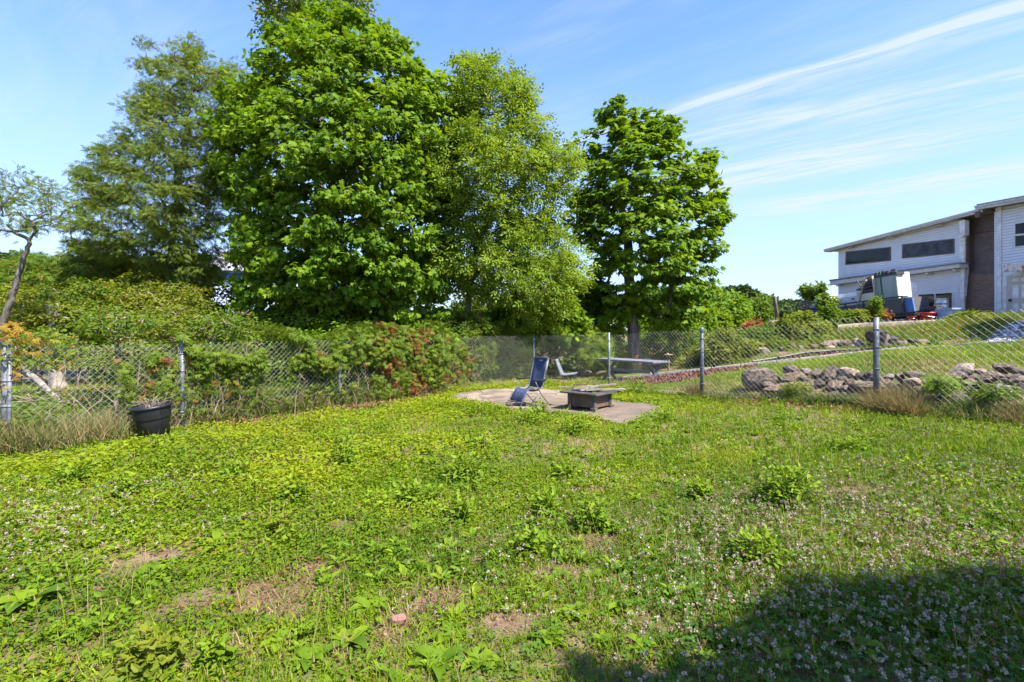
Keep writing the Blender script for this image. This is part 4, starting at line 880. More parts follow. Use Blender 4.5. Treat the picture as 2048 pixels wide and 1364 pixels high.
# ------------------------------------------------------------------ the white sided building up the bank
M_siding = mat('white_clapboard', (.64, .65, .67), (.59, .60, .62), .55, 1.2)
M_trim = mat('white_trim', (.72, .70, .66), (.50, .47, .42), .6, 3)
M_fascia = mat('weathered_white_fascia', (.62, .60, .56), (.36, .33, .29), .7, 5, streak=(1, 1, 6))
M_soffit = mat('tan_soffit', (.46, .42, .34), (.34, .30, .24), .8, 3)
M_roof = mat('grey_roofing', (.22, .21, .20), (.14, .13, .13), .9, 10)
M_glass = mat('dark_window_glass', (.010, .012, .012), (.02, .026, .02), .05, 1.2, spec=.2)
M_glassc = mat('curtained_glass', (.045, .05, .055), (.012, .014, .018), .08, 2, spec=.2)
M_brownf = mat('brown_window_frame', (.13, .09, .065), (.08, .055, .045), .6, 8)
M_brown = mat('brown_boards', (.27, .165, .115), (.17, .105, .075), .7, 3, bump=.3, streak=(1, 1, 5))
M_screen = mat('brown_screen', (.14, .105, .088), (.10, .076, .064), .8, 2.5)
M_door = mat('cream_door', (.46, .41, .33), (.40, .355, .285), .5, 4)
M_awn = mat('rust_stained_awning', (.62, .55, .50), (.25, .10, .06), .7, 5, lo=.3, hi=.5)
DW = Vector((-.094, 1, 0)).normalized(); NW = Vector((-DW.y, DW.x, 0)); OW = Vector((.976 * 29.5, 29.5, 0))
def wp(px, py, off=0.0):
    """photo pixel on the plane parallel to the long wall, off metres in front of it"""
    q0 = OW + NW * off; k = (px - CX) / F
    Y = (q0.dot(NW)) / (k * NW.x + NW.y); return P(px, py, Y)
HB = wp(2000, 640); HB.z = 2.2
house = thing('white_building', 'two storey white clapboard building with sloping roof and brown stair recess up the bank', 'building', HB)
ho = Vector(house.location)
def slab(acc, quad, o0, o1, plane=None):
    """quad of four photo pixels read on the plane at offset o1, pushed back to o0"""
    pl = o1 if plane is None else plane
    pts = [wp(x, y, pl) + NW * (o1 - pl) - ho for x, y in quad]; acc.prism(pts, NW * (o0 - o1))
def uz(px, py, off=0.0):
    p = wp(px, py, off); return (p - OW).dot(DW), p.z
u0, _ = uz(1925, 640); u1, _ = uz(1677, 640); zl = uz(1677, 500)[1]; zh = uz(1925, 438)[1]
def roofz(u): return zh + (zl - zh) * (u - u0) / (u1 - u0)
def siding(acc, ua, ub, zb, ztop, off, step=.165):
    z = zb
    while z < max(ztop(ua), ztop(ub)):
        zt = z + step
        e = [(ua, min(zt, ztop(ua))), (ub, min(zt, ztop(ub)))]
        if ztop(ub) < z:
            t = (ztop(ua) - z) / max(ztop(ua) - ztop(ub), 1e-6); e[1] = (ua + (ub - ua) * t, z + .001)
        up = lambda u, o, zz: (OW.x + DW.x * u + NW.x * o - ho.x, OW.y + DW.y * u + NW.y * o - ho.y, zz - ho.z)
        gz = .026; ft = off + .03; bk_ = off - .03       # board face, then the open groove under the next board
        acc.faces([up(ua, ft, z), up(e[1][0], ft, z), up(e[1][0], ft, max(e[1][1] - gz, z)), up(ua, ft, e[0][1] - gz), up(ua, bk_, e[0][1] - gz), up(e[1][0], bk_, max(e[1][1] - gz, z)), up(ua, bk_, e[0][1]), up(e[1][0], bk_, e[1][1]), up(ua, ft, e[0][1]), up(e[1][0], ft, e[1][1])],
                  [(0, 1, 2, 3), (3, 2, 5, 4), (4, 5, 7, 6), (6, 7, 9, 8)])
        z = zt
zbase = 1.7
a = Acc(); siding(a, u0, u1, zbase, roofz, 0.0)
up3 = lambda u, o, z: tuple(OW + DW * u + NW * o + Vector((0, 0, z)) - ho)
D_ = 9.0
core = [(u0, zbase), (u1, zbase), (u1, roofz(u1) - .02), (u0, roofz(u0) - .02)]
a.prism([up3(u, -.045, z) for u, z in core], -NW * D_)
a.build('wall', M_siding, house)
a = Acc(); r = [(u1 + .9, roofz(u1 + .9) + .02), (u0 - 1.75, roofz(u0 - 1.75) + .02), (u0 - 1.75, roofz(u0 - 1.75) + .24), (u1 + .9, roofz(u1 + .9) + .24)]
a.prism([up3(u, .55, z) for u, z in r], -NW * (D_ + 1.2)); a.build('roof', M_roof, house)
a = Acc(); r = [(u1 + .93, roofz(u1 + .93) - .02), (u0 - 1.75, roofz(u0 - 1.75) - .02), (u0 - 1.75, roofz(u0 - 1.75) + .17), (u1 + .93, roofz(u1 + .93) + .17)]
a.prism([up3(u, .60, z) for u, z in r], -NW * .045)
a.prism([up3(u, .60, z + .10) for u, z in r[:2]] + [up3(u, .60, z + .03) for u, z in r[2:]], NW * .05)
a.build('fascia', M_fascia, house)
a = Acc(); a.prism([up3(u, .55, z) for u, z in ((u1 + .88, roofz(u1 + .88) - .03), (u0, roofz(u0) - .03), (u0, roofz(u0) + .015), (u1 + .88, roofz(u1 + .88) + .015))], -NW * .56)
for t in (.0, .36, .72):
    u = u0 + (u1 - u0) * (t + .12); a.box(Vector(up3(u, .28, roofz(u) - .11)), (.12, .5, .12))
a.build('soffit', M_soffit, house)
def window(quad, frame, glass, bars=(), off=.02, fw=5.0, name='window', sill=True):
    (x0, y0), (x1, y1), (x2, y2), (x3, y3) = quad
    f = Acc(); slab(f, quad, off, off + .05); fo_ = f.build(name, frame, house)
    cx_ = (x0 + x1 + x2 + x3) / 4; cy_ = (y0 + y1 + y2 + y3) / 4; iw = fw / 2
    qd = [(x + (iw if x < cx_ else -iw), y + (iw * .8 if y < cy_ else -iw * .8)) for x, y in quad]
    g = Acc(); slab(g, qd, off + .03, off + .055); g.build('pane', glass, fo_)
    for t in bars:
        b_ = Acc(); xa = x0 + (x1 - x0) * t; ya = y0 + (y1 - y0) * t; yb = y3 + (y2 - y3) * t
        slab(b_, [(xa - 1, ya), (xa + 1, ya), (xa + 1, yb), (xa - 1, yb)], off + .056, off + .085); b_.build('mullion', frame, fo_)
    return fo_
plabel(window([(1691,503.5),(1781,493.5),(1781,521.5),(1690,530)], M_brownf, M_glass), 'left long upstairs window reflecting trees')
plabel(window([(1804,489),(1908,477),(1908,507),(1803.5,517)], M_brownf, M_glassc), 'right long upstairs window')
plabel(window([(1834,588),(1905.5,584),(1905.5,619),(1834,622)], M_trim, M_glass, (.5,), fw=4), 'ground floor double window')
window([(1803,566),(1818,564),(1818,577),(1804,579)], M_brownf, M_glass, fw=3)
a = Acc(); slab(a, [(1660,562),(1919,527),(1919,535),(1660,570)], .02, .62); pr = a.build('pent_roof', M_fascia, house)
a = Acc(); slab(a, [(1658,559.5),(1920,524.5),(1920,527.2),(1658,562.2)], .01, .68); a.build('shingles', M_roof, pr)
a = Acc()
for x, y in ((1672, 569), (1730, 562), (1850, 546), (1905, 539)):
    slab(a, [(x, y - 1), (x + 4, y - 1.4), (x + 4, y + 3), (x, y + 4)], .03, .5)
a.build('bracket', M_trim, pr)
a = Acc(); slab(a, [(1917,441),(1930,439),(1927,622),(1922,622)], .03, .14); a.build('corner_board', M_trim, house)
a = Acc(); slab(a, [(1917.5,443),(1930,440),(1930,470),(1921,475)], .14, .42); a.build('eave_bracket', M_trim, house)
# brown stair recess
a = Acc(); slab(a, [(1929,430),(1996,420),(1996,640),(1926,640)], -.6, -.45, .0); slab(a, [(1912,430),(1932,428),(1932,640),(1912,640)], -1, -.9, 0) if False else None; rc = a.build('stair_recess', M_screen, house)
a = Acc(); a.box(Vector(up3(u0 - .03, -.5, zbase + 2.6)), (.05, .05, .05)); a = Acc(); a.prism([up3(u0 - .03, o_, z_) for o_, z_ in ((.02, zbase), (-1.2, zbase), (-1.2, roofz(u0) - .05), (.02, roofz(u0) - .05))], DW * -.04); a.build('side_cladding', M_brown, rc)
a = Acc()
for i in range(20):
    y0 = 549 + i * 4.4; slab(a, [(1932 - i * .35, y0), (1994, y0 - 1), (1994, y0 + 2.6), (1932 - i * .35, y0 + 3.6)], -.42, -.36 + i * .012)
a.build('stair_boards', M_brown, rc)
a = Acc(); slab(a, [(1946,464),(1992,457),(1992,460),(1946,467)], -.42, -.34); slab(a, [(1943,446),(1945.5,446),(1944.5,540),(1942.5,540)], -.42, -.34); a.build('screen_rail', M_brownf, rc)
a = Acc(); slab(a, [(1933,534),(1935,534),(1927,628),(1923.5,628)], -.2, -.1); a.build('leaning_board', M_trim, rc)
# taller wing nearer the camera
ub, zt2 = uz(1993, 416)[0], uz(1993, 416)[1]; ue = ub - 5.2; zt3 = zt2 - .32
rz2 = lambda u: zt2 + (zt3 - zt2) * (ub - u) / 5.2 + .0
a = Acc(); siding(a, ub, ue, zbase, rz2, .12) if False else None
z = zbase
while z < zt3 - .05:
    zt = z + .165; ua_ = ub
    t1 = min(zt, max(rz2(ua_), z + .03)); t2 = min(zt, rz2(ue))
    a.faces([up3(ua_, .15, z), up3(ue, .15, z), up3(ue, .15, t2 - .026), up3(ua_, .15, t1 - .026), up3(ua_, .09, t1 - .026), up3(ue, .09, t2 - .026), up3(ua_, .09, t1), up3(ue, .09, t2), up3(ua_, .15, t1), up3(ue, .15, t2)], [(0, 1, 2, 3), (3, 2, 5, 4), (4, 5, 7, 6), (6, 7, 9, 8)]); z = zt
a.prism([up3(u, .085, z) for u, z in ((ub, zbase), (ue, zbase), (ue, zt3 - .02), (ub, zt2 - .02))], -NW * D_)
a.build('wall', M_siding, house)
a = Acc(); a.prism([up3(u, .75, z) for u, z in ((ub + .5, rz2(ub + .5) + .0), (ue, zt3 + .0), (ue, zt3 + .30), (ub + .5, rz2(ub + .5) + .30))], -NW * (D_ + 1.2)); rf = a.build('roof', M_roof, house)
a = Acc(); a.prism([up3(u, .80, z) for u, z in ((ub + .54, rz2(ub + .54) - .04), (ue, zt3 - .04), (ue, zt3 + .2), (ub + .54, rz2(ub + .54) + .2))], -NW * .045)
a.prism([up3(u, .86, z) for u, z in ((ub + .54, rz2(ub + .54) + .1), (ue, zt3 + .1), (ue, zt3 + .2), (ub + .54, rz2(ub + .54) + .2))], -NW * .055); a.build('fascia', M_fascia, rf)
a = Acc(); a.box(Vector(up3(ub + .55, .55, rz2(ub) - .2)), (.16, .3, .5)); a.build('broken_rafter_end', M_brownf, rf)
a = Acc(); slab(a, [(1994,408),(2002,406),(2002,640),(1994,640)], .13, .2); a.build('corner_board', M_trim, house)
w = window([(2028,446),(2062,441),(2062,492),(2028,495)], M_trim, M_glass, (), .14, 5); b_ = Acc(); slab(b_, [(2029,468.5),(2062,465.5),(2062,469),(2029,472)], .20, .225); b_.build('sash_rail', M_trim, w)
a = Acc(); slab(a, [(2008,529),(2100,520),(2100,537),(2008,542)], .14, .95); aw_ = a.build('door_awning', M_awn, house)
a = Acc()
for i in range(9): slab(a, [(2009 + i * 10, 529 - i), (2014 + i * 10, 528.5 - i), (2014 + i * 10, 543 - i * .5), (2009 + i * 10, 543.5 - i * .5)], .951, .97)
a.build('awning_rib', M_awn, aw_)
a = Acc(); slab(a, [(2007,549),(2068,545),(2068,640),(2007,640)], .143, .19); df = a.build('door_frame', M_trim, house)
a = Acc(); slab(a, [(2013,552),(2062,549),(2062,640),(2013,640)], .17, .205); dr = a.build('door', M_door, df)
a = Acc()
for q4 in ([(2025,558),(2037,557),(2037,563),(2025,564)], [(2025,570),(2037,569.5),(2037,596),(2025,597)], [(2025,607),(2037,607),(2037,630),(2025,630)], [(2043,556),(2055,555),(2055,562),(2043,563)], [(2043,569),(2055,568.5),(2055,596),(2043,596)], [(2043,607),(2055,607),(2055,630),(2043,630)]):
    slab(a, q4, .2, .217)
a.build('door_panels', M_trim, dr)
a = Acc(); slab(a, [(2016.5,598),(2021.5,598),(2021.5,603),(2016.5,603)], .2, .27); a.build('door_handle', M_blackm, dr)
# ------------------------------------------------------------------ junk in front of the building; OJ metres in front of the wall
OJ = 4.6
def junk(name, label, cat, quad, o0, o1, mt, group=None, bevel=.02):
    c = wp(sum(q_[0] for q_ in quad) / 4, max(q_[1] for q_ in quad), o1); t = thing(name, label, cat, c, group=group); return t, c
def jslab(t, name, quad, o0, o1, mt, parent=None, bevel=0.0):
    a = Acc(); c = Vector(t.location); a.prism([wp(x, y, o1) - c for x, y in quad], NW * (o0 - o1)); return a.build(name, mt, parent or t, bevel=bevel)
def jbar(acc, t, p0, p1, off, w, off2=None):
    c = Vector(t.location); acc.tube([wp(*p0, off) - c, wp(*p1, off if off2 is None else off2) - c], w, 6)
M_bluep = mat('blue_painted_steel', (.03, .075, .22), (.02, .05, .14), .5, 5); M_white = mat('white_enamel', (.72, .71, .68), (.60, .58, .54), .4, 3)
M_cream = mat('cream_enamel', (.60, .55, .42), (.50, .45, .34), .5, 3); M_gg = mat('grey_green_sheet', (.20, .25, .215), (.27, .31, .28), .45, 2.2, streak=(1, 1, .3))
M_mesh = mat('dark_mesh_panel', (.085, .08, .078), (.05, .048, .047), .7, 14); M_green = mat('green_strap', (.02, .13, .05), None, .7, 8)
M_tarp = mat('pale_grey_tarp', (.42, .43, .44), (.30, .31, .33), .6, 3); M_red = mat('red_plastic', (.42, .02, .02), (.30, .015, .015), .4, 4); M_silver = mat('silver_metal', (.55, .55, .55), (.30, .29, .28), .3, 5, metal=.8)
M_yellowish = mat('pale_timber', (.42, .36, .24), (.28, .23, .16), .8, 5)
tr = thing('utility_trailer', 'black framed mesh sided utility trailer piled with junk, nose raised', 'trailer', wp(1740, 648, OJ))
jslab(tr, 'side_panel', [(1664,616),(1801,596),(1806,626),(1668,640)], OJ - .02, OJ, M_mesh)
jslab(tr, 'end_panel', [(1803,593),(1806,593),(1812,625),(1807,625)], OJ - 1.7, OJ - .05, M_mesh)
a = Acc(); c = Vector(tr.location)
for p0, p1 in (((1661,611.5),(1803,592.5)), ((1668,641),(1832,623.5))): jbar(a, tr, p0, p1, OJ + .03, .05)
for p0, p1 in (((1662,612),(1668,641)), ((1690,608),(1693,640)), ((1726,603),(1730,636)), ((1764,598),(1768,633)), ((1803,592.5),(1807,627))): jbar(a, tr, p0, p1, OJ + .035, .05)
jbar(a, tr, (1803,592.5), (1823,592.5), OJ + .03, .05, OJ - 1.7); jbar(a, tr, (1807,626), (1850,622), OJ - .6, .07); a.build('rail_frame', M_blackm, tr)
jslab(tr, 'blue_tailboard', [(1805,594.5),(1824,596),(1829,622),(1808,624)], OJ - .18, OJ - .1, mat('bright_blue_tarp', (.07, .17, .42), (.04, .10, .28), .5, 3, streak=(6, 6, .5)))
jslab(tr, 'bed', [(1668,640),(1830,624),(1830,631),(1668,646)], OJ - 1.7, OJ - .02, M_blackm)
for x in (1722, 1745):
    a = Acc(); cc_ = wp(x, 645, OJ + .18) - c; M_ = NW.to_track_quat('Z', 'Y').to_matrix(); a.lathe([(.002, -.1), (.2, -.1), (.33, -.08), (.34, 0), (.33, .08), (.2, .1), (.002, .1)], 20, M=M_, c=cc_); wl = a.build('wheel', M_black, tr, smooth=True)
    a = Acc(); a.lathe([(.002, .12), (.12, .12), (.19, .105)], 14, M=M_, c=cc_); a.build('hub', M_silver, wl, smooth=True)
t, c = junk('white_appliance', 'white boxy appliance standing at the left end of the junk trailer', 'appliance', [(1674,590),(1713,585),(1714,635),(1676,640)], 0, OJ - .1, M_white)
jslab(t, 'body', [(1673.5,590),(1713,584.5),(1714,636),(1676,640)], OJ - .9, OJ - .1, M_white, bevel=.03); jslab(t, 'control_panel', [(1675,596),(1712,592),(1712,603),(1675.5,607)], OJ - .1, OJ - .07, mat('grey_enamel', (.42, .45, .5), None, .5, 4)); jslab(t, 'display', [(1703,596.5),(1708,596),(1708,599),(1703,599.5)], OJ - .07, OJ - .05, M_black)
t, c = junk('cream_cabinet', 'cream box cabinet in the middle of the trailer load', 'cabinet', [(1713,590),(1749,584),(1752,630),(1716,634)], 0, OJ - .3, M_cream)
jslab(t, 'body', [(1714,590),(1750,584),(1753,632),(1717,636)], OJ - 1.0, OJ - .3, M_cream, bevel=.03); jslab(t, 'door', [(1717,593),(1748,588),(1750,626),(1719,630)], OJ - .3, OJ - .27, M_cream)
t, c = junk('leaning_panel_box', 'tall tilted grey green refrigerator sized box with white side on the trailer', 'cabinet', [(1748,553),(1792,549),(1800,620),(1755,626)], 0, OJ - .25, M_gg)
jslab(t, 'front_panel', [(1748.5,556),(1791,548),(1799,616),(1753,624)], OJ - .33, OJ - .25, M_gg, bevel=.02)
jslab(t, 'body', [(1747,553),(1792,543.5),(1800,616),(1752,624)], OJ - 1.25, OJ - .33, M_white, bevel=.03); jslab(t, 'top_clutter', [(1746,552.5),(1792,543),(1793,548.5),(1748,557)], OJ - .8, OJ - .23, M_blackm)
a = Acc(); o_ = Vector(t.location)
for i in range(16):
    x = 1750 + i * 2.7; p = wp(x, 549.5 - (x - 1748) * .19, OJ - .6 + rng.uniform(-.3, .3)) - o_; a.box(p, (rng.uniform(.1, .3), rng.uniform(.1, .3), rng.uniform(.08, .24)), Matrix.Rotation(rng.uniform(0, 3), 3, 'Z'))
a.build('scrap', M_mesh, t)
jslab(t, 'green_strap', [(1758,549),(1761,548.5),(1770,624),(1767.5,624)], OJ - .25, OJ - .225, M_green)
t, c = junk('white_carton', 'torn white carton behind the tilted box at the right of the trailer', 'carton', [(1806,568),(1814,566),(1818,600),(1806,600)], 0, OJ - 1.4, M_white)
jslab(t, 'body', [(1804,567),(1814,564),(1819,600),(1806,604)], OJ - 2.2, OJ - 1.5, M_white, bevel=.04); jslab(t, 'flap', [(1805,566),(1812,563),(1814,566),(1806,569)], OJ - 1.5, OJ - 1.3, M_white)
t, c = junk('metal_rack', 'black metal shelving frame jammed on the trailer load', 'rack', [(1711,575),(1748,560),(1748,590),(1712,590)], 0, OJ - .5, M_blackm)
for k, (q4) in enumerate(([(1713,578),(1748,569),(1748,572),(1713,582)], [(1722,571),(1747,564),(1747,567),(1722,574)], [(1725,582),(1749,577),(1749,584),(1725,589)], [(1727,563),(1746,555),(1747,562),(1728,569)])): jslab(t, 'shelf', q4, OJ - 1.2, OJ - .45, M_blackm)
a = Acc(); jbar(a, t, (1713,561), (1722,574), OJ - .5, .04); jbar(a, t, (1730,560), (1742,553), OJ - .5, .05); jbar(a, t, (1738,556), (1748,590), OJ - .6, .04); a.build('frame', M_blackm, t)
t, c = junk('timber_pole', 'pale bent timber pole rising over the cream cabinet', 'pole', [(1720,560),(1733,560),(1733,603),(1720,603)], 0, OJ, M_yellowish)
a = Acc(); a.tube([wp(1719,603, OJ - .05) - c, wp(1727,567, OJ - .05) - c, wp(1733,560, OJ - .05) - c], .055, 6); a.build('shaft', M_yellowish, t, smooth=True)
t, c = junk('timber_pole', 'straight grey timber pole leaning against the tilted box', 'pole', [(1745,552),(1748,552),(1753,605),(1750,605)], 0, OJ, M_trim)
a = Acc(); a.tube([wp(1752,608, OJ - .05) - c, wp(1745,552, OJ - .15) - c], .06, 6); a.build('shaft', M_yellowish, t, smooth=True)
# left of the trailer: peaked cover, blue dumpster, mesh gate
t, c = junk('peaked_cover', 'pale grey peaked tarp cover showing behind the blue dumpster', 'cover', [(1622,612),(1640,591),(1672,608),(1660,618)], 0, OJ + .4, M_tarp)
jslab(t, 'gable', [(1619,617),(1629,599),(1640,590.5),(1656,606),(1652,617)], OJ + .3, OJ + .4, M_tarp); jslab(t, 'roof_sheet', [(1629,599),(1641,590),(1673,599),(1660,609)], OJ - 1.6, OJ + .3, M_white)
t, c = junk('dumpster', 'blue steel dumpster half hidden by bushes', 'dumpster', [(1600,620),(1652,614),(1656,645),(1602,645)], 0, OJ + .6, M_bluep)
jslab(t, 'body', [(1598,620),(1652,615),(1656,648),(1602,648)], OJ - 1.0, OJ + .55, M_bluep, bevel=.03); jslab(t, 'rib', [(1612,618),(1615,618),(1617,648),(1614,648)], OJ + .55, OJ + .62, M_bluep); jslab(t, 'rib', [(1632,616.5),(1635,616.2),(1638,648),(1635,648)], OJ + .55, OJ + .62, M_bluep); jslab(t, 'lip', [(1597,618),(1653,613),(1653,615.5),(1597,621)], OJ - 1.0, OJ + .68, M_bluep)
t, c = junk('mesh_gate', 'black mesh ramp gate standing up beside the blue dumpster', 'gate', [(1596,600),(1624,604),(1624,640),(1600,640)], 0, OJ + .9, M_blackm)
a = Acc()
for p0, p1 in (((1596,600),(1600,625)), ((1596,600),(1625,604)), ((1604,601),(1607,625)), ((1611,602),(1612,624)), ((1619,603),(1618,622)), ((1598,618),(1620,619))): jbar(a, t, p0, p1, OJ + .9, .045)
a.build('gate_frame', M_blackm, t); a = Acc()
for i in range(16): jbar(a, t, (1597 + i * 1.6, 601 + i * .2), (1600 + i * 1.4, 622), OJ + .88, .012)
a.build('gate_mesh', M_blackm, t)
# right of the trailer
def bucket(px, pb, w, h, off, mt, lab, nm='bucket', grp=None):
    c = wp(px, pb, off); r = w / 2 / F * c.y; hh = h / F * c.y; t = thing(nm, lab, 'bucket', c, group=grp)
    a = Acc(); a.lathe([(.002, 0), (r * .86, 0), (r * .9, hh * .1), (r * .97, hh * .85), (r * 1.03, hh * .86), (r * 1.03, hh), (r * .93, hh), (r * .85, hh * .2), (.002, hh * .15)], 20); a.build('body', mt, t, smooth=True)
    a = Acc(); a.tube([(-r * 1.03, 0, hh * .8), (-r * .7, -r * .9, hh * .55), (0, -r * 1.15, hh * .45), (r * .7, -r * .9, hh * .55), (r * 1.03, 0, hh * .8)], .012, 5); a.build('handle', M_silver, t)
bucket(1856, 642, 26, 17, OJ - .2, M_red, 'bright red plastic bucket below the ground floor window')
bucket(1826, 642, 22, 9, OJ + .1, M_red, 'low red tub with white lid left of the taller red bucket')
t, c = junk('blue_bin', 'pale blue plastic bin beside the red bucket', 'bin', [(1872,617),(1902,617),(1898,640),(1874,640)], 0, OJ - .5, M_bluep)
M_pblue = mat('pale_blue_plastic', (.25, .36, .52), (.18, .27, .40), .5, 4); jslab(t, 'body', [(1872,619),(1903,617),(1899,641),(1875,641)], OJ - 1.2, OJ - .5, M_pblue, bevel=.03); jslab(t, 'lip', [(1870.5,617.5),(1904,615.5),(1904,618.5),(1870.5,620.5)], OJ - 1.25, OJ - .44, M_pblue)
c = wp(1884, 617, OJ - 1.5); t = thing('metal_drum', 'shiny silver drum standing before the ground floor window', 'drum', c); a = Acc(); a.lathe([(.002, 0), (.32, 0), (.34, .06), (.32, .08), (.32, .3), (.34, .32), (.32, .34), (.32, .56), (.34, .6), (.002, .61)], 22); a.build('body', M_silver, t, smooth=True); a = Acc(); a.lathe([(.002, .61), (.1, .63), (.1, .66), (.002, .67)], 10); a.build('cap', M_blackm, t, smooth=True)
t, c = junk('wheeled_grill', 'black metal barbecue on thin legs in front of the window', 'grill', [(1836,614),(1876,610),(1884,640),(1840,640)], 0, OJ - .6, M_blackm)
jslab(t, 'firebox', [(1838,617),(1872,612),(1874,619),(1840,623)], OJ - 1.1, OJ - .6, M_blackm, bevel=.03)
for p0, p1, nm in (((1842,622), (1838,640), 'leg'), ((1872,618), (1884,640), 'leg'), ((1868,611), (1886,613), 'handle')):
    a = Acc(); jbar(a, t, p0, p1, OJ - .6, .032); a.build(nm, M_post, t)
for i, (x, y, w_, h_, mt, lab) in enumerate([(1915,640,18,9,M_rockp,'pale block of rubble beside the stair recess'),(1893,641,14,6,M_yellowish,'pale broken board lying by the blue bin'),(1811,641,16,9,M_rockp,'grey rubble block under the trailer nose'),(1790,640,14,8,M_rock,'dark rubble chunk under the trailer')]):
    stone(lab, x, y + 2, w_, h_, wp(x, y, OJ - .3).y, mt, 160 + i, 'rubble along the upper wall', name='rubble_block', sub=2)
# concrete wall at the head of the bank
cw = thing('concrete_wall', 'low stained concrete wall along the top of the weedy bank', 'wall', P(1755, 655, 18.6)); co = Vector(cw.location); M_cw = mat('stained_concrete', (.36, .28, .20), (.19, .15, .12), .9, 2.5, bump=.4)
a = Acc()
for (xa, ya, da), (xb, yb, db) in (((1676,650,18.2),(1740,645,18.6)), ((1740.3,645.5,18.62),(1830,641,19.3)), ((1830.3,641.5,19.3),(1950,636,20.2))):
    p = P(xa, ya, da) - co; q2 = P(xb, yb, db) - co; a.prism([p, q2, q2 - Vector((0, 0, .9)), p - Vector((0, 0, .9))], (.05, .3, 0))
a.build('wall_face', M_cw, cw, bevel=.02)
# concrete pier and post, stone abutment with red railing
pr_ = thing('concrete_pier', 'broken tan concrete pier with low wing among the bushes', 'pier', P(1553, 690, 23)); o_ = Vector(pr_.location); a = Acc()
q4 = [P(1543.5,642,23), P(1562,640,23), P(1563,695,23), P(1541,695,23)]; a.prism([p - o_ for p in q4], (0, .6, 0)); a.build('pier_block', M_cw, pr_, bevel=.05); a = Acc(); q4 = [P(1563,640,23.1), P(1590,639,23.1), P(1590,690,23.1), P(1563,690,23.1)]; a.prism([p - o_ for p in q4], (0, .3, 0)); a.build('wing_wall', M_cw, pr_, bevel=.03)
c = P(1553, 641, 23.2); t = thing('weathered_post', 'split weathered wooden post standing on the concrete pier', 'post', c); a = Acc(); a.tube([P(1553.5,642,23.3) - c, P(1550.5,615,23.3) - c, P(1547.5,594,23.3) - c], [.07, .06, .05], 7); a.tube([P(1556,642,23.2) - c, P(1552.5,612,23.2) - c, P(1550.5,592,23.2) - c], [.06, .055, .035], 7); a.build('shaft', M_post, t, smooth=True); a = Acc(); a.tube([P(1547.4,596,23.28) - c, P(1547.2,590,23.28) - c], [.05, .02], 5); a.build('split_top', M_post, t)
M_stonewall = mat('rubble_stone_wall', (.36, .33, .30), (.12, .11, .10), .95, 3.5, bump=1.0, bscale=7, lo=.42, hi=.55)
t = thing('stone_abutment', 'old stone abutment wall with flat cap seen far behind the fence', 'wall', P(1455, 700, 40)); o_ = Vector(t.location)
a = Acc(); q4 = [P(1418,668,40), P(1494,668,40), P(1494,735,40), P(1418,735,40)]; a.prism([p - o_ for p in q4], (0, 2, 0)); a.build('stonework', M_stonewall, t); a = Acc(); q4 = [P(1416,663.5,39.8), P(1496,663.5,39.8), P(1496,668,39.8), P(1416,668,39.8)]; a.prism([p - o_ for p in q4], (0, 2.4, 0)); a.build('cap', M_rockd, t)
M_redrail = mat('rust_red_paint', (.27, .06, .04), (.18, .05, .035), .7, 4); t = thing('red_railing', 'rust red metal railing along the top of the stone abutment', 'railing', P(1460, 664, 40)); o_ = Vector(t.location); a = Acc()
for y in (652.5, 657, 661): a.tube([P(1426,y,40.3) - o_, P(1496,y,40.3) - o_], .045, 6)
a.build('rail', M_redrail, t); 
for x in (1428, 1448, 1464, 1470, 1488):
    a = Acc(); a.tube([P(x,664,40.3) - o_, P(x,652,40.3) - o_], .06, 6); a.build('post', M_redrail, t)
# rusty fire bowl on the bank
c = P(1752, 704, 14.3); c.z = g1(c.x, c.y); t = thing('fire_bowl', 'dark rusty metal bowl on legs standing behind the speckled post', 'fire bowl', c); t.scale = (.64, .64, .66)
a = Acc(); a.lathe([(.002, .22), (.2, .24), (.34, .34), (.40, .50), (.42, .68), (.44, .70), (.42, .72), (.36, .70), (.3, .66), (.002, .64)], 26); a.build('bowl', mat('dark_rust', (.10, .065, .05), (.035, .028, .026), .8, 5, bump=.5, lo=.4, hi=.6), t, smooth=True)
for k in range(3):
    an = k * 2.09 + 3.4; a = Acc(); a.tube([(.26 * math.cos(an), .26 * math.sin(an), .30), (.38 * math.cos(an), .38 * math.sin(an), -.03)], .025, 6); a.build('leg', M_blackm, t)
a = Acc()
for i in range(9):
    an = rng.uniform(0, 6.28); r_ = rng.uniform(.05, .33); a.box((r_ * .62 * math.cos(an), r_ * .62 * math.sin(an), .475), (rng.uniform(.07, .16), rng.uniform(.06, .13), rng.uniform(.05, .10)), Matrix.Rotation(rng.uniform(0, 3), 3, 'Z'))
o_ = a.build('stone_heap', M_rockd, None, loc=c, bevel=.01); tag(o_, 'dark broken stones heaped in the rusty bowl', 'stones')
stone('lilac grey upright stone beside the rusty bowl', 1770, 676, 13, 16, 14.5, M_rockp, 190, UG, .1, name='bank_stone', sub=2)
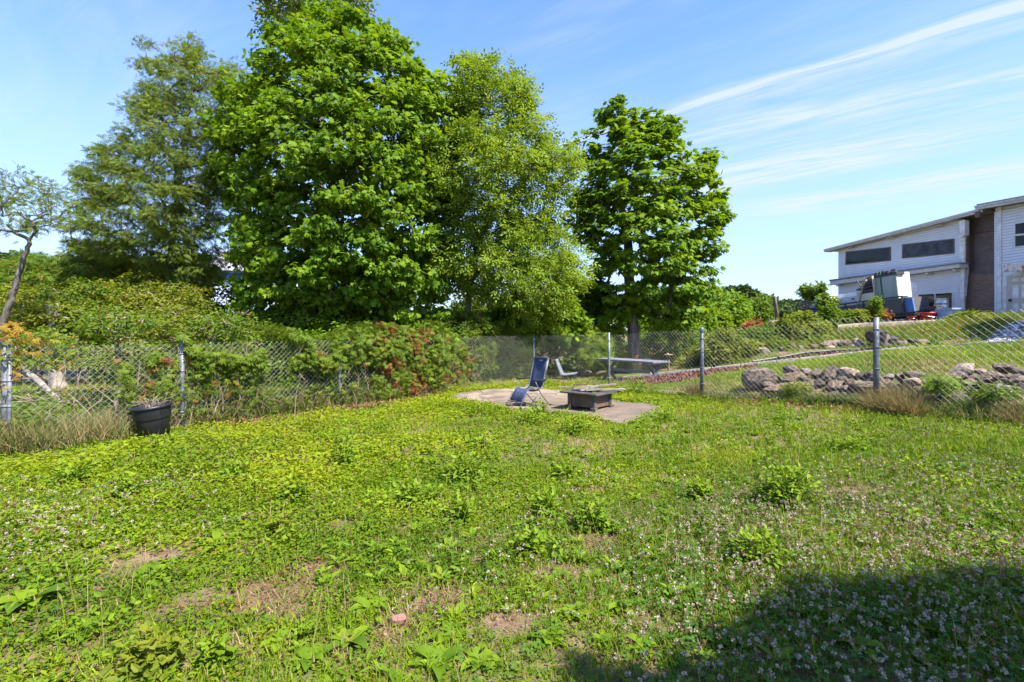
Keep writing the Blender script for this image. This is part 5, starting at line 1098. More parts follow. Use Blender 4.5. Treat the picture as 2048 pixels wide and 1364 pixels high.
# ------------------------------------------------------------------ far left: blue building, flag, roof
bl = P(500, 640, 34); t = thing('blue_building', 'blue and white building with grey roof glimpsed between the left trees', 'building', bl); a = Acc()
q4 = [P(420,556,34), P(600,556,34), P(600,690,34), P(420,690,34)]; a.prism([p - bl for p in q4], (0, 8, 0)); a.build('wall', mat('pale_blue_wall', (.52, .60, .72), (.42, .50, .62), .6, 2), t)
a = Acc(); q4 = [P(415,541,33.8), P(605,541,33.8), P(605,557,33.8), P(415,557,33.8)]; a.prism([p - bl for p in q4], (0, 8.4, 0)); a.build('fascia', mat('bright_blue_fascia', (.03, .13, .55), (.025, .11, .48), .5, 3), t)
a = Acc(); q4 = [P(410,541,33.6), P(610,541,33.6), P(560,500,38), P(440,500,38)]; a.prism([p - bl for p in q4], (0, .3, -.2)); a.build('roof', mat('pale_grey_roof', (.34, .32, .35), (.28, .27, .29), .8, 4), t)
fl = P(102, 566, 40); t = thing('flag_pole', 'dark pole carrying a small flag in front of the wooded ridge', 'flag pole', fl); a = Acc(); a.tube([P(102.6,575,40) - fl + Vector((0, 0, -6)), P(102.6,536,40) - fl], .05, 6); a.build('pole', M_blackm, t); a = Acc()
pts = []; n = 8
for i in range(n + 1):
    x = 103 + i * 1.5
    for yy in (537 + i * .55, 543 + i * .75): q2 = P(x, yy, 40 + .15 * math.sin(i * 1.3)); pts.append(tuple(q2 - fl))
a.faces(pts, [(2 * i, 2 * i + 1, 2 * i + 3, 2 * i + 2) for i in range(n)]); f_ = a.build('flag', mat('faded_red_white_flag', (.62, .45, .46), (.45, .12, .16), .8, 1.0, streak=(.2, .2, 6), lo=.45, hi=.55), t); solid(f_, .01)
rf_ = P(110, 575, 38); t = thing('tan_shed', 'tan low shed roof half hidden by bushes under the flag', 'shed', rf_); a = Acc(); q4 = [P(86,564,38), P(128,562,38), P(134,570,37), P(80,571,37)]; a.prism([p - rf_ for p in q4], (0, .2, -.25)); a.build('roof', mat('tan_roof', (.36, .27, .19), (.26, .2, .15), .8, 5), t); a = Acc(); q4 = [P(90,570,37.6), P(126,569,37.6), P(126,640,37.6), P(90,640,37.6)]; a.prism([p - rf_ for p in q4], (0, 3, 0)); a.build('wall', M_cw, t)
# ------------------------------------------------------------------ shrubs of the bank
BG = 'shrubs on the bank'
for i, (cx, cy, rx, ry, Y, lm, T, sz, lab) in enumerate([
    (1440, 705, 45, 34, 16.0, M_yellow, T_lance, .26, 'pale arching grassy bush right of the dark grey post'),
    (1500, 690, 50, 42, 15.6, M_under, T_lance, .22, 'tall yellow green weeds at the left foot of the bank'),
    (1430, 650, 36, 34, 27, M_boxelder, T_oval, .2, 'airy light green bush in front of the red railing'),
    (1462, 702, 52, 40, 14.8, M_yellow, T_lance, .22, 'pale tall weeds at the low end of the bank behind the stake light'),
    (1560, 705, 40, 18, 14.9, M_under, T_lance, .16, 'rough grass clump at the foot of the leafy bush'),
    (1540, 682, 42, 34, 15.8, M_under, T_oval, .11, 'leafy bush below the concrete pier'),
    (1600, 662, 58, 44, 16.0, M_yellow, T_oval, .12, 'broad bright green bush in front of the blue dumpster'),
    (1622, 688, 45, 20, 15.6, M_under, T_oval, .10, 'low bush trailing over the upper row of stones'),
    (1660, 640, 24, 32, 19, M_under, T_oval, .13, 'tall bush hiding the left end of the trailer'),
    (1652, 606, 14, 18, 19.5, M_under, T_oval, .13, 'leafy sapling top beside the peaked cover'),
    (1688, 638, 24, 20, 19.5, M_under, T_oval, .12, 'dark green bush in front of the white appliance'),
    (1716, 634, 20, 16, 19.5, M_yellow, T_oval, .12, 'yellow green bush before the cream cabinet'),
    (1752, 618, 7, 30, 19.5, M_under, T_oval, .12, 'thin upright sapling in front of the trailer'),
    (1748, 628, 26, 14, 19.8, M_orange, T_oval, .12, 'russet tinged bush at the trailer wheels'),
    (1940, 640, 46, 16, 18.5, M_yellow, T_lance, .26, 'mound of strappy yellow green leaves by the stair recess'),
    (1968, 658, 40, 10, 16.5, M_boxelder, T_smallspray, .12, 'grey green lavender like mound beside the gravel bank'),
    (2010, 634, 40, 8, 21, M_under, T_oval, .11, 'low green growth at the foot of the cream door'),
    (1505, 652, 15, 10, 24, M_orange, T_smallspray, .2, 'russet orange bush at the end of the red railing'),
    (1868, 668, 55, 17, 16.2, M_yellow, T_oval, .09, 'bright leafy weeds on the bank under the red bucket'),
    (1800, 676, 46, 12, 16.0, M_under, T_oval, .09, 'olive weeds on the bank behind the rusty bowl'),
    (1700, 678, 50, 14, 16.2, M_under, T_lance, .14, 'rough weeds on the bank under the concrete wall'),
    (1990, 712, 50, 20, 9.6, M_yellow, T_oval, .06, 'lush weeds spilling over the curb near the right edge'),
    (1900, 712, 40, 9, 10.6, M_under, T_oval, .05, 'low weeds around the bleached planks'),
    (1870, 694, 12, 18, 13, M_under, T_oval, .07, 'single young sapling in front of the upper stones'),
    (1645, 742 - 56, 30, 12, 16.4, M_yellow, T_oval, .08, 'small leafy weeds among the tan stones'),
    (1590, 776, 22, 12, yfence(1590) + .25, M_yellow, T_lance, .09, 'green weed clump growing under the long flat slab'),
    (1885, 765, 26, 18, yfence(1885) + .3, M_boxelder, T_smallspray, .08, 'feathery grey green weeds left of the dark boulder'),
    (1985, 785, 50, 16, yfence(1985) + .3, M_under, T_lance, .09, 'grassy weeds under the flat stones near the right edge')]):
    area = rx * ry * 3.14 * (Y / F) ** 2
    shrub('bank_shrub', lab, blob(cx, cy, rx, ry, seed=i + 80), Y, int(14 + area * 24), .22 if Y > 14 else .13, 44, T, sz, lm, maxD=.7, flat=.6, gap=.65, group=BG, edge=.35)
for i, (px, py, Y, lab) in enumerate([(1268,723,15.6,'orange lilies at the foot of the tall maple trunk'),(1292,706,16.4,'orange lilies behind the right end of the picnic table'),(1441,711,16.5,'single orange lily at the foot of the stone abutment')]):
    c = P(px, py + 12, Y); c.z = g1(c.x, c.y); t = thing('lily_plant', lab, 'flower', c, group='orange lilies'); a = Acc(); s_ = Acc()
    for k in range(9 if i < 2 else 3):
        dx = rng.normal(0, .16 if i < 2 else .04); dy = rng.normal(0, .1); h = P(px, py, Y).z - c.z + rng.normal(0, .08)
        s_.tube([(dx * .4, dy * .4, 0), (dx * .8, dy, h * .6), (dx, dy, h)], .006, 4); n = 6; pos = np.repeat(np.array([[dx, dy, h]]), n, 0); an = np.arange(n) * 1.05; D = np.stack([np.cos(an), np.sin(an), .5 + 0 * an], 1); X, Y_, Z = frames(np.array([[0, 0, 1.0]]) + 0 * D, D); a.inst(T_lance[0], T_lance[1], pos, X, Y_, Z, np.full(n, .09), np.full(n, .5))
    a.build('petals', leafmat('lily_petal', [(.55, .16, .02), (.62, .2, .03)], trans=.3) if 'lily_petal' not in MATS else MATS['lily_petal'], t); s_.build('stems', M_weed, t)
# white gravel bank
GP = sheet([(1960,690),(1985,672),(2010,655),(2048,640),(2130,625),(2160,660),(2048,680),(1990,692)], [13.2, 14, 15, 16, 16.5, 14, 13, 12.6], 'gravel_bed', mat('gravel_fines', (.22, .21, .195), (.11, .105, .10), .95, 30), .02)
xs = [p[0] for p in GP]; ys = [p[1] for p in GP]; x = rng.uniform(min(xs), max(xs), 9000); y = rng.uniform(min(ys), max(ys), 9000); k = in_poly(x, y, GP); x, y = x[k], y[k]; n = len(x)
th = [(0, 0, .5), (.9, 0, 0), (.3, .8, .1), (-.7, .6, -.05), (-.8, -.4, .1), (.2, -.9, 0)]
X_, Y_, Z_ = frames(nrm(np.array([[0, 0, 1.]]) + .5 * rand_unit(n)), rand_unit(n)); a = Acc()
a.inst(th, [(0, 1, 2), (0, 2, 3), (0, 3, 4), (0, 4, 5), (0, 5, 1)], np.stack([x, y, gh(x, y) + .02], 1), X_, Y_, Z_, rng.uniform(.04, .10, n), rng.uniform(0, 1, n)); tag(a.build('gravel', leafmat('white_gravel', [(.16, .155, .15), (.36, .35, .33), (.55, .54, .52)], trans=0, rough=.9)), 'white gravel covering the bank below the cream door', 'gravel', kind='stuff')
# trees out of the frame whose shadows fall into it
def shade_tree(label, sx, sy, h, lobes):
    gz = g1(sx, sy); k = (h - gz) / math.tan(SUN_EL); x, y = sx + SUN_AZ.x * k, sy + SUN_AZ.y * k
    t = thing('garden_tree', label, 'tree', (x, y, g1(x, y))); zb = t.location.z; cl = []
    for (lx, ly, r) in lobes:
        for q_ in rand_unit(int(60 * r * r)): cl.append(np.array([lx + q_[0] * r * .82, ly + q_[1] * r * .82, h - zb + q_[2] * r * .6]))
    cl = np.array(cl); a = Acc(); skeleton(a, [Vector((.6, -.6, -.1)), Vector((.4, -.4, h * .4)), Vector((.1, -.1, h - zb))], [.14, .11, .05], cl, k=.006); a.build('trunk', M_bark, t, smooth=True)
    a = Acc(); fill_crown(a, cl, .5, 150, T_maple, .17, cl.mean(0), .7); a.build('crown', M_maple, t); return t
shade_tree('round garden tree out of view whose crown shades the flowering clover at the bottom right', 2.30, 1.12, 6.4, [(0, 0, 1.25), (-.8, -.15, .95), (-1.45, -.32, .8), (-.6, -.7, 1.1), (.9, -1.0, 1.2), (2.2, -1.5, 1.6)])
shade_tree('added tree out of view at the right shading the gravel bank', 15.4, 13.6, 6.5, [(0, 0, 1.9), (1.8, .2, 1.8)])  # tree added out of view to throw the shade on the gravel
# ------------------------------------------------------------------ lawn: grass, weeds, clover
YARD = [(-10.5, .6), (-6.95, 4.76), (-6.0, 5.92), (-4.84, 7.34), (-3.22, 9.31), (-1.72, 11.15), (.6, 13.7), (2.23, 11.5), (3.57, 9.4), (5.1, 7.0), (6.15, 5.35), (7.3, 3.5), (8.6, 1.4), (8.6, .9), (-10, .9)]
BARE = [(300,1125,75,34),(560,1190,95,46),(470,1310,60,26),(640,1145,60,22),(880,1200,85,35),(800,1265,60,40),(1190,1092,55,22),(1010,1255,75,30),(1725,990,70,16),(1935,1083,55,16),(1130,1150,60,26),(700,1300,60,26),(960,1330,50,18),(1300,1250,60,22),(1560,1050,40,14),(1520,1330,50,14),(380,1215,50,26),(690,1060,40,14),(1170,985,40,9)]
def screen(x, y): z = gh(x, y); return CX + F * x / y, HY + F * (EYE - z) / y
def bare_amt(x, y):
    out = np.zeros(x.shape)
    for px, py, rx, ry in BARE:
        c = G(px, py); wx = rx / F * c.y; wy = (G(px, py - ry).y - G(px, py + ry).y) / 2
        d = ((x - c.x) / wx) ** 2 + ((y - c.y) / wy) ** 2
        out = np.maximum(out, np.clip(1.35 - d + (vnoise(x, y, .12, 41) - .5) * 1.3, 0, 1))
    return out
def pick(n, dens, y0=1.35, y1=14.0, power=1.0, poly=YARD, margin=1.15):
    """candidate points spread over the yard in view (and a bit beside it), thinned by dens(x, y)"""
    y = y0 + (y1 - y0) * rng.uniform(0, 1, n) ** power; half = np.minimum(margin * y + .9, 12)
    x = rng.uniform(-1, 1, n) * half
    k = in_poly(x, y, poly) & (rng.uniform(0, 1, n) < half / (margin * y1 + .9) * 1.0 if power == 1.0 else rng.uniform(0, 1, n) < 1.0)
    x, y = x[k], y[k]
    if poly is YARD: k = ~(in_poly(x, y, PAD) & (poly_dist(x, y, PAD) > .10 * vnoise(x, y, .4, 77))); x, y = x[k], y[k]
    k = rng.uniform(0, 1, len(x)) < dens(x, y); return x[k], y[k]
def lush(x, y):      # 0..1, where the low broad leaved weeds grow rank: the left and the far side of the yard
    t = np.clip((.55 - x * .20 + (y - 5) * .14), 0, 1); return np.clip(t * .8 + (vnoise(x, y, 1.6, 11) - .5) * .7, 0, 1)
def mound(x, y): return .35 + .65 * vnoise(x, y, .45, 13) * (.5 + vnoise(x, y, 1.3, 14))
def grassy(x, y): return np.clip(.5 + .14 * x - .02 * y + (vnoise(x, y, 1.1, 15) - .5) * .8, .06, 1)
def clovery(x, y):
    r = 1.9 * np.exp(-(((x - 2.3) / 1.5) ** 2 + ((y - 2.6) / 1.3) ** 2)); l = .6 * np.exp(-(((x + 3.4) / 1.2) ** 2 + ((y - 3.9) / 1.0) ** 2)); f = .6 * np.exp(-(((x - 5) / 1.3) ** 2 + ((y - 5.4) / .7) ** 2)) * .7
    m = np.exp(-(((x - .45) / .3) ** 2 + ((y - 3.0) / .3) ** 2)) * .5 + np.exp(-(((x - .75) / .35) ** 2 + ((y - 4.7) / .3) ** 2)) * .5; e = .8 * np.exp(-(((x - 3.6) / 1.5) ** 2 + ((y - 4.0) / .9) ** 2)) * .7
    return np.clip(np.maximum.reduce([r, l, f, m, e]) + (vnoise(x, y, .5, 16) - .55) * .35, 0, 1)
def clump_leaves(acc, T, x, y, hgt, per, size, spread, v0, alt=None, up=1.0, rnd=.6):
    n = len(x); rep = np.repeat(np.arange(n), per); m = len(rep); an = rng.uniform(0, 6.283, m); rr = np.sqrt(rng.uniform(0, 1, m)) * spread
    px = x[rep] + np.cos(an) * rr; py = y[rep] + np.sin(an) * rr; h = hgt[rep] * rng.uniform(.15, 1, m) * (1 - .55 * (rr / spread) ** 2)
    z = gh(x, y)[rep] + h + .004; out = np.stack([np.cos(an), np.sin(an), 0 * an], 1); v = np.clip(v0[rep] + rng.normal(0, .17, m), 0, 1)
    sz = size if np.isscalar(size) else size[rep]
    leaves(acc, T, np.stack([px, py, z], 1), out, sz, up, .35, rnd, .05, v, None if alt is None else (rng.uniform(0, 1, m) < alt[rep]).astype(float))
def tint(x, y): return np.clip(.40 + .035 * np.clip(y - 4, -2, 5) + (vnoise(x, y, .7, 51) - .5) * .8 + (vnoise(x, y, .2, 52) - .5) * .4, .03, .95)
# small broad leaves, near and far
a = Acc()
x, y = pick(90000, lambda x, y: (1 - .93 * bare_amt(x, y)) * (.2 + .8 * lush(x, y)) * (1 - .55 * clovery(x, y)) * .6, 1.35, 5.2, .75)
b0 = bare_amt(x, y); clump_leaves(a, T_oval, x, y, (.015 + .12 * lush(x, y)) * mound(x, y) * 1.5, 5, .017 + .015 * lush(x, y), .045, tint(x, y), .03 + .3 * b0)
x, y = pick(90000, lambda x, y: (1 - .9 * bare_amt(x, y)) * (.15 + .85 * lush(x, y)), 4.6, 14, 1.0)
clump_leaves(a, T_oval, x, y, (.02 + .17 * lush(x, y)) * mound(x, y) * 1.15, 7, .028 + .020 * lush(x, y), .085, tint(x, y) + .12, np.full(len(x), .015))
print('weeds', a.n)
tag(a.build('lawn_weeds', M_lawn), 'low bright green broad leaved weeds covering the yard', 'ground cover', kind='stuff')
# grass
def grass(acc, x, y, lo, hi, wd, per, v0, dry=None, lean=.35, poly=None):
    n = len(x); rep = np.repeat(np.arange(n), per); m = len(rep); px = x[rep] + rng.normal(0, .02, m); py = y[rep] + rng.normal(0, .02, m); z = gh(x, y)[rep] - .003
    D = nrm(np.array([[0, 0, 1.0]]) + lean * rng.normal(size=(m, 3)) * np.array([[1, 1, .2]])); side = nrm(np.cross(D, rand_unit(m))); Z = np.cross(side, D); L = rng.uniform(lo, hi, m) if np.isscalar(lo) else (lo[rep] + (hi[rep] - lo[rep]) * rng.uniform(0, 1, m))
    W = np.broadcast_to(wd, (n,))[rep] * rng.uniform(.7, 1.3, m); v = np.clip(v0[rep] + rng.normal(0, .15, m), 0, 1)
    acc.inst(T_blade[0], T_blade[1], np.stack([px, py, z], 1), side, D, Z, np.stack([W, L, L], 1), v, None if dry is None else (rng.uniform(0, 1, m) < dry[rep]).astype(float))
a = Acc()
x, y = pick(66000, lambda x, y: grassy(x, y) * (1 - .75 * bare_amt(x, y)) * .8, 1.35, 5.4, .75)
grass(a, x, y, .035, .095, .0048, 5, tint(x, y), .06 + .5 * bare_amt(x, y), .5)
x, y = pick(66000, lambda x, y: grassy(x, y) * (1 - .7 * bare_amt(x, y)), 4.8, 14)
grass(a, x, y, .05, .12, .010, 5, tint(x, y) + .08, .03 + .3 * bare_amt(x, y), .45)
x, y = pick(9000, lambda x, y: .35 * (vnoise(x, y, .6, 61) > .55), 2, 11, .8)
grass(a, x, y, .12, .24, .004, 2, tint(x, y), np.full(len(x), .25), .35)
print('grass', a.n)
tag(a.build('lawn_grass', M_grass), 'thin bright grass mixed through the weedy lawn', 'grass', kind='stuff')
# thin upright stalks with small seed heads standing over the lawn
a = Acc(); x, y = pick(5200, lambda x, y: .25 + .5 * vnoise(x, y, .5, 63), 1.6, 12, .8); n = len(x); z = gh(x, y); H = rng.uniform(.10, .27, n); D = nrm(np.array([[0, 0, 1.0]]) + .16 * rng.normal(size=(n, 3))); sd = nrm(np.cross(D, rand_unit(n))); Z_ = np.cross(sd, D); p = np.stack([x, y, z], 1)
a.inst([(-.5, 0, 0), (.5, 0, 0), (.4, 1, 0), (-.4, 1, 0)], [(0, 1, 2, 3)], p, sd, D, Z_, np.stack([np.full(n, .003), H, H], 1), rng.uniform(.2, .7, n), (rng.uniform(0, 1, n) < .35).astype(float))
a.inst([(-.5, 0, 0), (0, 0, .5), (.5, 0, 0), (0, 0, -.5), (0, 1, 0)], [(0, 1, 4), (1, 2, 4), (2, 3, 4), (3, 0, 4)], p + D * (H * .97)[:, None], sd, D, Z_, np.stack([np.full(n, .009), np.full(n, .035), np.full(n, .009)], 1), rng.uniform(.3, .9, n), (rng.uniform(0, 1, n) < .7).astype(float))
tag(a.build('seed_stalks', M_grass), 'thin seed stalks standing up over the lawn', 'grass', kind='stuff')
# dry thatch on the bare patches
a = Acc(); x, y = pick(120000, lambda x, y: np.clip(bare_amt(x, y), .06, 1) * .85, 1.35, 7, .75)
grass(a, x, y, .02, .055, .0035, 2, rng.uniform(.2, .8, len(x)), None, 1.6)
tag(a.build('dry_thatch', leafmat('dry_thatch', [(.12, .06, .035), (.22, .12, .07), (.34, .22, .14)], trans=.1, rough=.9)), 'dry brown thatch over the bare patches of the lawn', 'thatch', kind='stuff')
# scattered taller tufts and little rosettes that break up the lawn
a = Acc(); x, y = pick(2600, lambda x, y: (1 - .6 * bare_amt(x, y)) * (.25 + .75 * (vnoise(x, y, .55, 66) > .5)), 1.5, 12.5, .75); n = len(x)
clump_leaves(a, T_lance, x, y, rng.uniform(.04, .15, n), 12, .055, .07, np.clip(tint(x, y) + rng.normal(0, .2, n), 0, 1), np.full(n, .02), .6, .8)
x, y = pick(1500, lambda x, y: .3 + .7 * (vnoise(x, y, .5, 67) > .5), 1.5, 7, .75); n = len(x); per = 7; rep = np.repeat(np.arange(n), per); m = len(rep); an = rng.uniform(0, 6.28, n)[rep] + np.tile(np.arange(per) * 2.4, n); D = np.stack([np.cos(an), np.sin(an), rng.uniform(.25, .8, m)], 1); X_, Y_, Z_ = frames(np.array([[0, 0, 1.0]]) + .2 * rand_unit(m), D); L = rng.uniform(.05, .10, n)[rep] * rng.uniform(.7, 1.1, m)
a.inst([(0, 0, 0), (.2, .4, .07), (.17, .75, .02), (0, 1, -.1), (-.17, .75, .02), (-.2, .4, .07)], [(0, 1, 2, 3), (0, 3, 4, 5)], np.stack([x, y, gh(x, y) + .012], 1)[rep], X_, Y_, Z_, L, np.clip(rng.normal(.5, .2, m), 0, 1))
x, y = pick(420, lambda x, y: (.2 + .8 * (vnoise(x, y, .9, 68) > .5)) * (x < 4.5), 2.2, 12, .9); n = len(x)
clump_leaves(a, T_oval, x, y, rng.uniform(.08, .22, n), 70, .036, .13, np.clip(tint(x, y) + rng.normal(.12, .15, n), 0, 1), None, .8, .6)
x = rng.uniform(2, 11, 1500); y = rng.uniform(7, 15, 1500); k = in_poly(x, y, [(2.0, 13), (3.9, 9.9), (6.2, 8.4), (8.0, 7.2), (12, 8), (11, 14), (4, 16)]) & ~in_poly(x, y, MUL1) & ~in_poly(x, y, MUL2) & (vnoise(x, y, .8, 69) > .45); x, y = x[k], y[k]; clump_leaves(a, T_lance, x, y, rng.uniform(.05, .18, len(x)), 14, .07, .1, tint(x, y), np.full(len(x), .02))
_e = [Vector((*p, 0)) for p in PAD]; xs = []; ys = []
for _a, _b in zip(_e, _e[1:] + _e[:1]):
    for _k in range(3): q_ = _a.lerp(_b, rng.uniform(0, 1)); xs.append(q_.x + rng.normal(0, .04)); ys.append(q_.y + rng.normal(0, .04))
x, y = np.array(xs), np.array(ys); k = vnoise(x, y, .5, 70) > .4; x, y = x[k], y[k]; clump_leaves(a, T_oval, x, y, rng.uniform(.06, .16, len(x)), 22, .04, .11, tint(x, y) + .1)
tag(a.build('lawn_tufts', M_weed), 'small weed tufts and rosettes dotted through the lawn', 'weeds', kind='stuff')
# crumbs of soil and grit on the bare patches
a = Acc(); x, y = pick(60000, lambda x, y: np.clip(bare_amt(x, y) - .1, 0, 1) * .6, 1.4, 7, .75); n = len(x); X_, Y_, Z_ = frames(rand_unit(n), rand_unit(n))
a.inst([(0, 0, .7), (.9, 0, -.2), (-.3, .8, 0), (-.6, -.7, -.1)], [(0, 1, 2), (0, 2, 3), (0, 3, 1), (1, 3, 2)], np.stack([x, y, gh(x, y) + .006], 1), X_, Y_, Z_, rng.gamma(2, .0025, n) + .002, rng.uniform(0, 1, n))
tag(a.build('soil_crumbs', leafmat('soil_crumb', [(.07, .042, .028), (.14, .085, .058), (.24, .17, .13)], trans=0, rough=.95)), 'crumbs of reddish soil and grit on the bare patches of the lawn', 'soil', kind='stuff')
# clover leaves and flowers
a = Acc(); x, y = pick(46000, lambda x, y: np.clip(clovery(x, y) * 1.1 + .07, 0, 1) * (1 - .7 * bare_amt(x, y)), 1.3, 6.5, .75)
n = len(x); z = gh(x, y) + rng.uniform(.015, .075, n); D = rand_unit(n) * np.array([[1, 1, .3]]); X_, Y_, Z_ = frames(nrm(np.array([[0, 0, 1.0]]) + .35 * rand_unit(n)), D)
a.inst(T_trefoil[0], T_trefoil[1], np.stack([x, y, z], 1), X_, Y_, Z_, rng.uniform(.014, .024, n), tint(x, y)); print('clover', a.n)
tag(a.build('clover_leaves', M_clover), 'patches of dark green clover leaves in the lawn', 'clover', kind='stuff')
a = Acc(); x, y = pick(66000, lambda x, y: np.clip(clovery(x, y) - .1, 0, 1) * .85 * (.25 + 1.1 * vnoise(x, y, .22, 91)), 1.3, 7.5, .8)
n = len(x); z = gh(x, y) + rng.uniform(.05, .12, n); brown = (rng.uniform(0, 1, n) < .3).astype(float); r = rng.uniform(.008, .0145, n); petals = 13
rep = np.repeat(np.arange(n), petals); m = len(rep); D = nrm(rand_unit(m) + np.array([[0, 0, .35]])); X_, Y_, Z_ = frames(rand_unit(m), D)
a.inst([(0, .1, 0), (.34, .62, .05), (0, 1.05, 0), (-.34, .62, .05)], [(0, 1, 2, 3)], np.stack([x, y, z], 1)[rep], X_, Y_, Z_, r[rep] * rng.uniform(.85, 1.15, m), rng.uniform(0, 1, m), brown[rep]); print('flowers', n)
tag(a.build('clover_flowers', M_flower), 'white and fading clover flower heads scattered over the clover', 'clover', kind='stuff')
# ------------------------------------------------------------------ bigger single weeds
WGN = 'larger weeds in the lawn'
def bushy_weed(label, px, py, w, h, n, size=.045, lm=None, T=T_oval, name='leafy_weed'):
    c = ground_pt(px, py); t = thing(name, label, 'weed', c, group=WGN); rw = w / 2 / F * c.y; hh = 1.3 * h / F * c.y; n = int(n * 1.5); a = Acc(); s = Acc()
    for i in range(9):
        an = rng.uniform(0, 6.28); e = Vector((rw * .8 * math.cos(an), rw * .6 * math.sin(an), hh * rng.uniform(.5, .95))); s.tube([(0, 0, -.01), e * .5 + Vector((0, 0, hh * .15)), e], [.005, .004, .002], 4)
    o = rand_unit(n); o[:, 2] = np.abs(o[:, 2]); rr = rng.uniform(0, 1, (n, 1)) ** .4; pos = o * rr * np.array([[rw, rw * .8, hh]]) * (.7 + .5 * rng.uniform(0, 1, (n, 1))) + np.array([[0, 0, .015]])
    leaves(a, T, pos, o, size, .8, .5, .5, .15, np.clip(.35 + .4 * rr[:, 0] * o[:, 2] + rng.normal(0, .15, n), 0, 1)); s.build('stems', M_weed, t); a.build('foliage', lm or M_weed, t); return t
for px, py, w, h, n, lab in [(930,965,90,42,260,'round bright green weed mound in the middle of the lawn'),(1572,1012,120,66,340,'tall leafy weed clump on the right half of the lawn'),(690,940,70,70,150,'tall spindly docks rising left of the lawn centre'),(925,1050,70,48,160,'leafy weed clump below the round mound'),
    (1185,1060,78,56,190,'bright weed clump near the small dirt patch'),(1095,1035,50,36,110,'small weed clump left of the bright one'),(820,1015,70,34,130,'low weed clump left of the round mound'),(1060,1115,60,40,130,'weed clump above the trefoil patch'),(1130,960,60,26,110,'low weed tuft behind the flowering patch'),
    (1520,1135,110,52,220,'leafy bright weeds among the clover above the shadow'),(470,965,80,36,170,'bright weed mound on the left half of the lawn'),(590,1010,70,40,120,'silvery upright weeds on the left half of the lawn'),(150,975,90,40,190,'weed mound in front of the gate post'),(260,1000,70,36,130,'weed mound beside the left clover patch'),
    (1080,830,50,22,150,'weeds sprouting along the front edge of the patio'),(1150,868,70,30,220,'broad weeds below the front of the fire pit'),(1060,850,80,26,220,'weed patch spreading in front of the lounge chair'),(1330,845,46,24,110,'weeds at the right corner of the patio'),(1275,790,60,30,160,'weeds growing behind the fire pit at the slab edge'),
    (560,1075,60,30,110,'yellowish weed clump in the left foreground'),(870,1010,46,26,90,'small weed beside the leafy clump'),(1400,1000,60,26,110,'low weed left of the tall leafy clump'),(1700,905,70,22,120,'weed tuft near the far right of the lawn'),(960,900,60,22,110,'weed tuft behind the round mound'),(300,1350,120,60,260,'yellow green weed at the bottom left edge'),(430,1345,70,40,120,'bright seedling weed right of the bottom left one'),
    (290,862,60,44,170,'green weed hugging the left side of the trash can'),(240,760,30,44,90,'upright green sapling behind the fence left of the trash can')]:
    bushy_weed(lab, px, py, w, h, n, .05 if py < 1050 else .042, M_yellow if 'yellow' in lab else M_weed)
def rosette(label, px, py, n, L, wd, rise=.45, lm=None):
    c = ground_pt(px, py); t = thing('dock_plant' if L > .16 else 'plantain', label, 'weed', c, group='dock and plantain rosettes'); a = Acc(); ph = rng.uniform(0, 6)
    for i in range(n):
        an = ph + i * 2.4; ln = .82 * L * rng.uniform(.55, 1.15); V = []; Fc = []; m = 6; dr = Vector((math.cos(an), math.sin(an), 0)); sd = Vector((-math.sin(an), math.cos(an), 0)); e = rise * rng.uniform(.5, 1.4)
        for k in range(m + 1):
            u = k / m; wv = wd * math.sin(math.pi * (.08 + .92 * u) ** .8) ** .8 * rng.uniform(.85, 1.1) if k < m else .002; p = dr * (ln * (u - .25 * e * u * u)) + Vector((0, 0, ln * e * (u - .75 * u * u) + .012)); f = .35 * wv
            V += [tuple(p - sd * wv + Vector((0, 0, f))), tuple(p), tuple(p + sd * wv + Vector((0, 0, f)))]
        for k in range(m): q_ = 3 * k; Fc += [(q_, q_ + 1, q_ + 4, q_ + 3), (q_ + 1, q_ + 2, q_ + 5, q_ + 4)]
        a.faces(V, Fc, rng.uniform(.0, .75))
    a.build('foliage', lm or M_weed, t, smooth=True); return t
